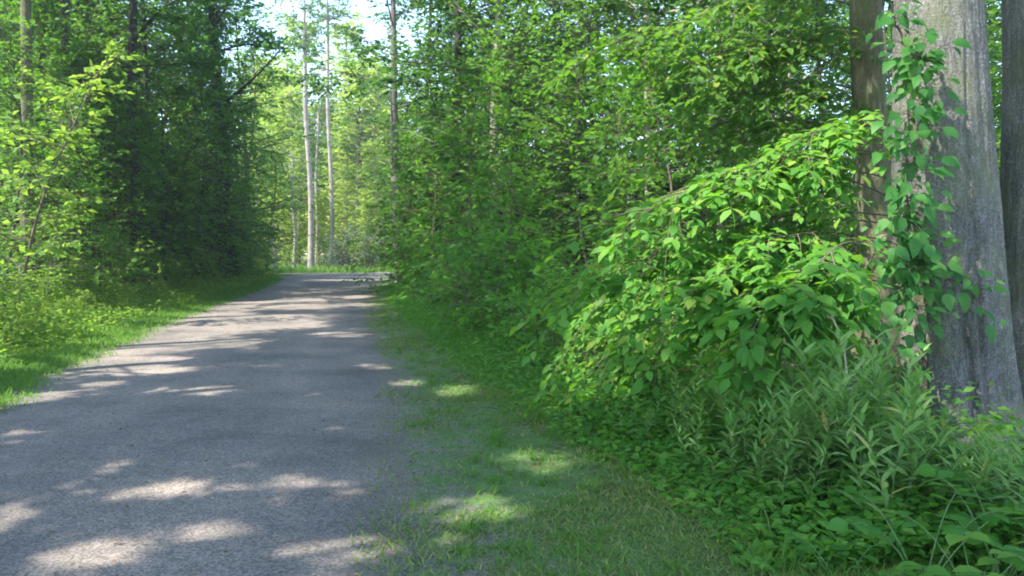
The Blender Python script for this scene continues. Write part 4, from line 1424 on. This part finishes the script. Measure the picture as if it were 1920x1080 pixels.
# loose stones at the road edges
n = 5200
y = 3.3 + 26 * rng.uniform(0, 1, n) ** 1.9
sel = rng.uniform(0, 1, n)
x = np.where(sel < .62, road_right(y) + rng.normal(.15, .45, n), np.where(sel < .8, road_left(y) + rng.normal(.15, .2, n), road_left(y) + (road_right(y) - road_left(y)) * rng.uniform(0, 1, n)))
oct_ = np.array([[1, 0, 0], [0, 1, 0], [-1, 0, 0], [0, -1, 0], [0, 0, .7], [0, 0, -.7]], float)
V = oct_[None] * rng.uniform(.6, 1.3, (n, 6, 1)) * (.0035 + .007 * rng.uniform(0, 1, n) ** 3)[:, None, None]
a = rng.uniform(0, 6.28, n)
Vr = np.stack([V[..., 0] * np.cos(a)[:, None] - V[..., 1] * np.sin(a)[:, None], V[..., 0] * np.sin(a)[:, None] + V[..., 1] * np.cos(a)[:, None], V[..., 2]], -1)
uu = np.clip((x - road_left(y)) / (road_right(y) - road_left(y)), 0, 1)
Vr = Vr + np.stack([x, y, .016 + .14 * uu * (1 - uu)], 1)[:, None]
tf = np.array([(0, 1, 4), (1, 2, 4), (2, 3, 4), (3, 0, 4), (1, 0, 5), (2, 1, 5), (3, 2, 5), (0, 3, 5)])
I = (np.arange(n)[:, None, None] * 6 + tf[None]).reshape(-1, 3)
o = link('loose_gravel', make_mesh('loose_gravel', Vr.reshape(-1, 3), np.full(len(I), 3), I.ravel(), M['stone']))
o['kind'] = 'stuff'

# ------------------------------------------------------------------ thin air volume, added to stand in for a milky lens-flare veil
hz = make_mesh('flare_haze', np.array([[x, y, z] for z in (-4.0, 24.5) for y in (-80, 400) for x in (-340, 340)], float),
               [4] * 6, np.array([0, 2, 3, 1, 4, 5, 7, 6, 0, 1, 5, 4, 2, 6, 7, 3, 0, 4, 6, 2, 1, 3, 7, 5]), bpy.data.materials.new('flare_haze'))
hm_ = hz.materials[0]
hm_.use_nodes = True
hm_.node_tree.nodes.clear()
ho = hm_.node_tree.nodes.new('ShaderNodeOutputMaterial')
hv = hm_.node_tree.nodes.new('ShaderNodeVolumePrincipled')
hv.inputs['Color'].default_value = (.95, .98, 1.0, 1)
hv.inputs['Density'].default_value = 0.0009
hv.inputs['Anisotropy'].default_value = 0.35
hm_.node_tree.links.new(hv.outputs[0], ho.inputs['Volume'])
link('flare_haze', hz)['kind'] = 'stuff'

# ------------------------------------------------------------------ light
w = bpy.data.worlds.new('World')
scene.world = w
w.use_nodes = True
nt = w.node_tree
bg = nt.nodes['Background']
sky = nt.nodes.new('ShaderNodeTexSky')
sky.sky_type = 'NISHITA'
sky.sun_disc = False
sky.sun_elevation = SUN_EL
sky.sun_rotation = SUN_AZ
sky.air_density = 1.0
sky.dust_density = 0.7
sky.ozone_density = 1.0
nt.links.new(sky.outputs[0], bg.inputs['Color'])
bg.inputs['Strength'].default_value = 0.15
sd = bpy.data.lights.new('sun', 'SUN')
sd.energy = 3.3
sd.angle = math.radians(0.53)
sd.color = (1.0, 0.93, 0.84)
so = bpy.data.objects.new('sun', sd)
COL.objects.link(so)
so.location = tuple(SUN * 60)
so.rotation_euler = Vector(-SUN).to_track_quat('-Z', 'Y').to_euler()

scene.view_settings.view_transform = 'Standard'
scene.view_settings.look = 'None'
scene.view_settings.gamma = 1.0
scene.view_settings.exposure = 2.2

cy = scene.cycles
cy.max_bounces = 6
cy.diffuse_bounces = 3
cy.glossy_bounces = 2
cy.transmission_bounces = 4
cy.transparent_max_bounces = 4
cy.caustics_reflective = False
cy.caustics_refractive = False
cy.sample_clamp_indirect = 6.0
cy.use_denoising = True
cy.filter_width = 1.9
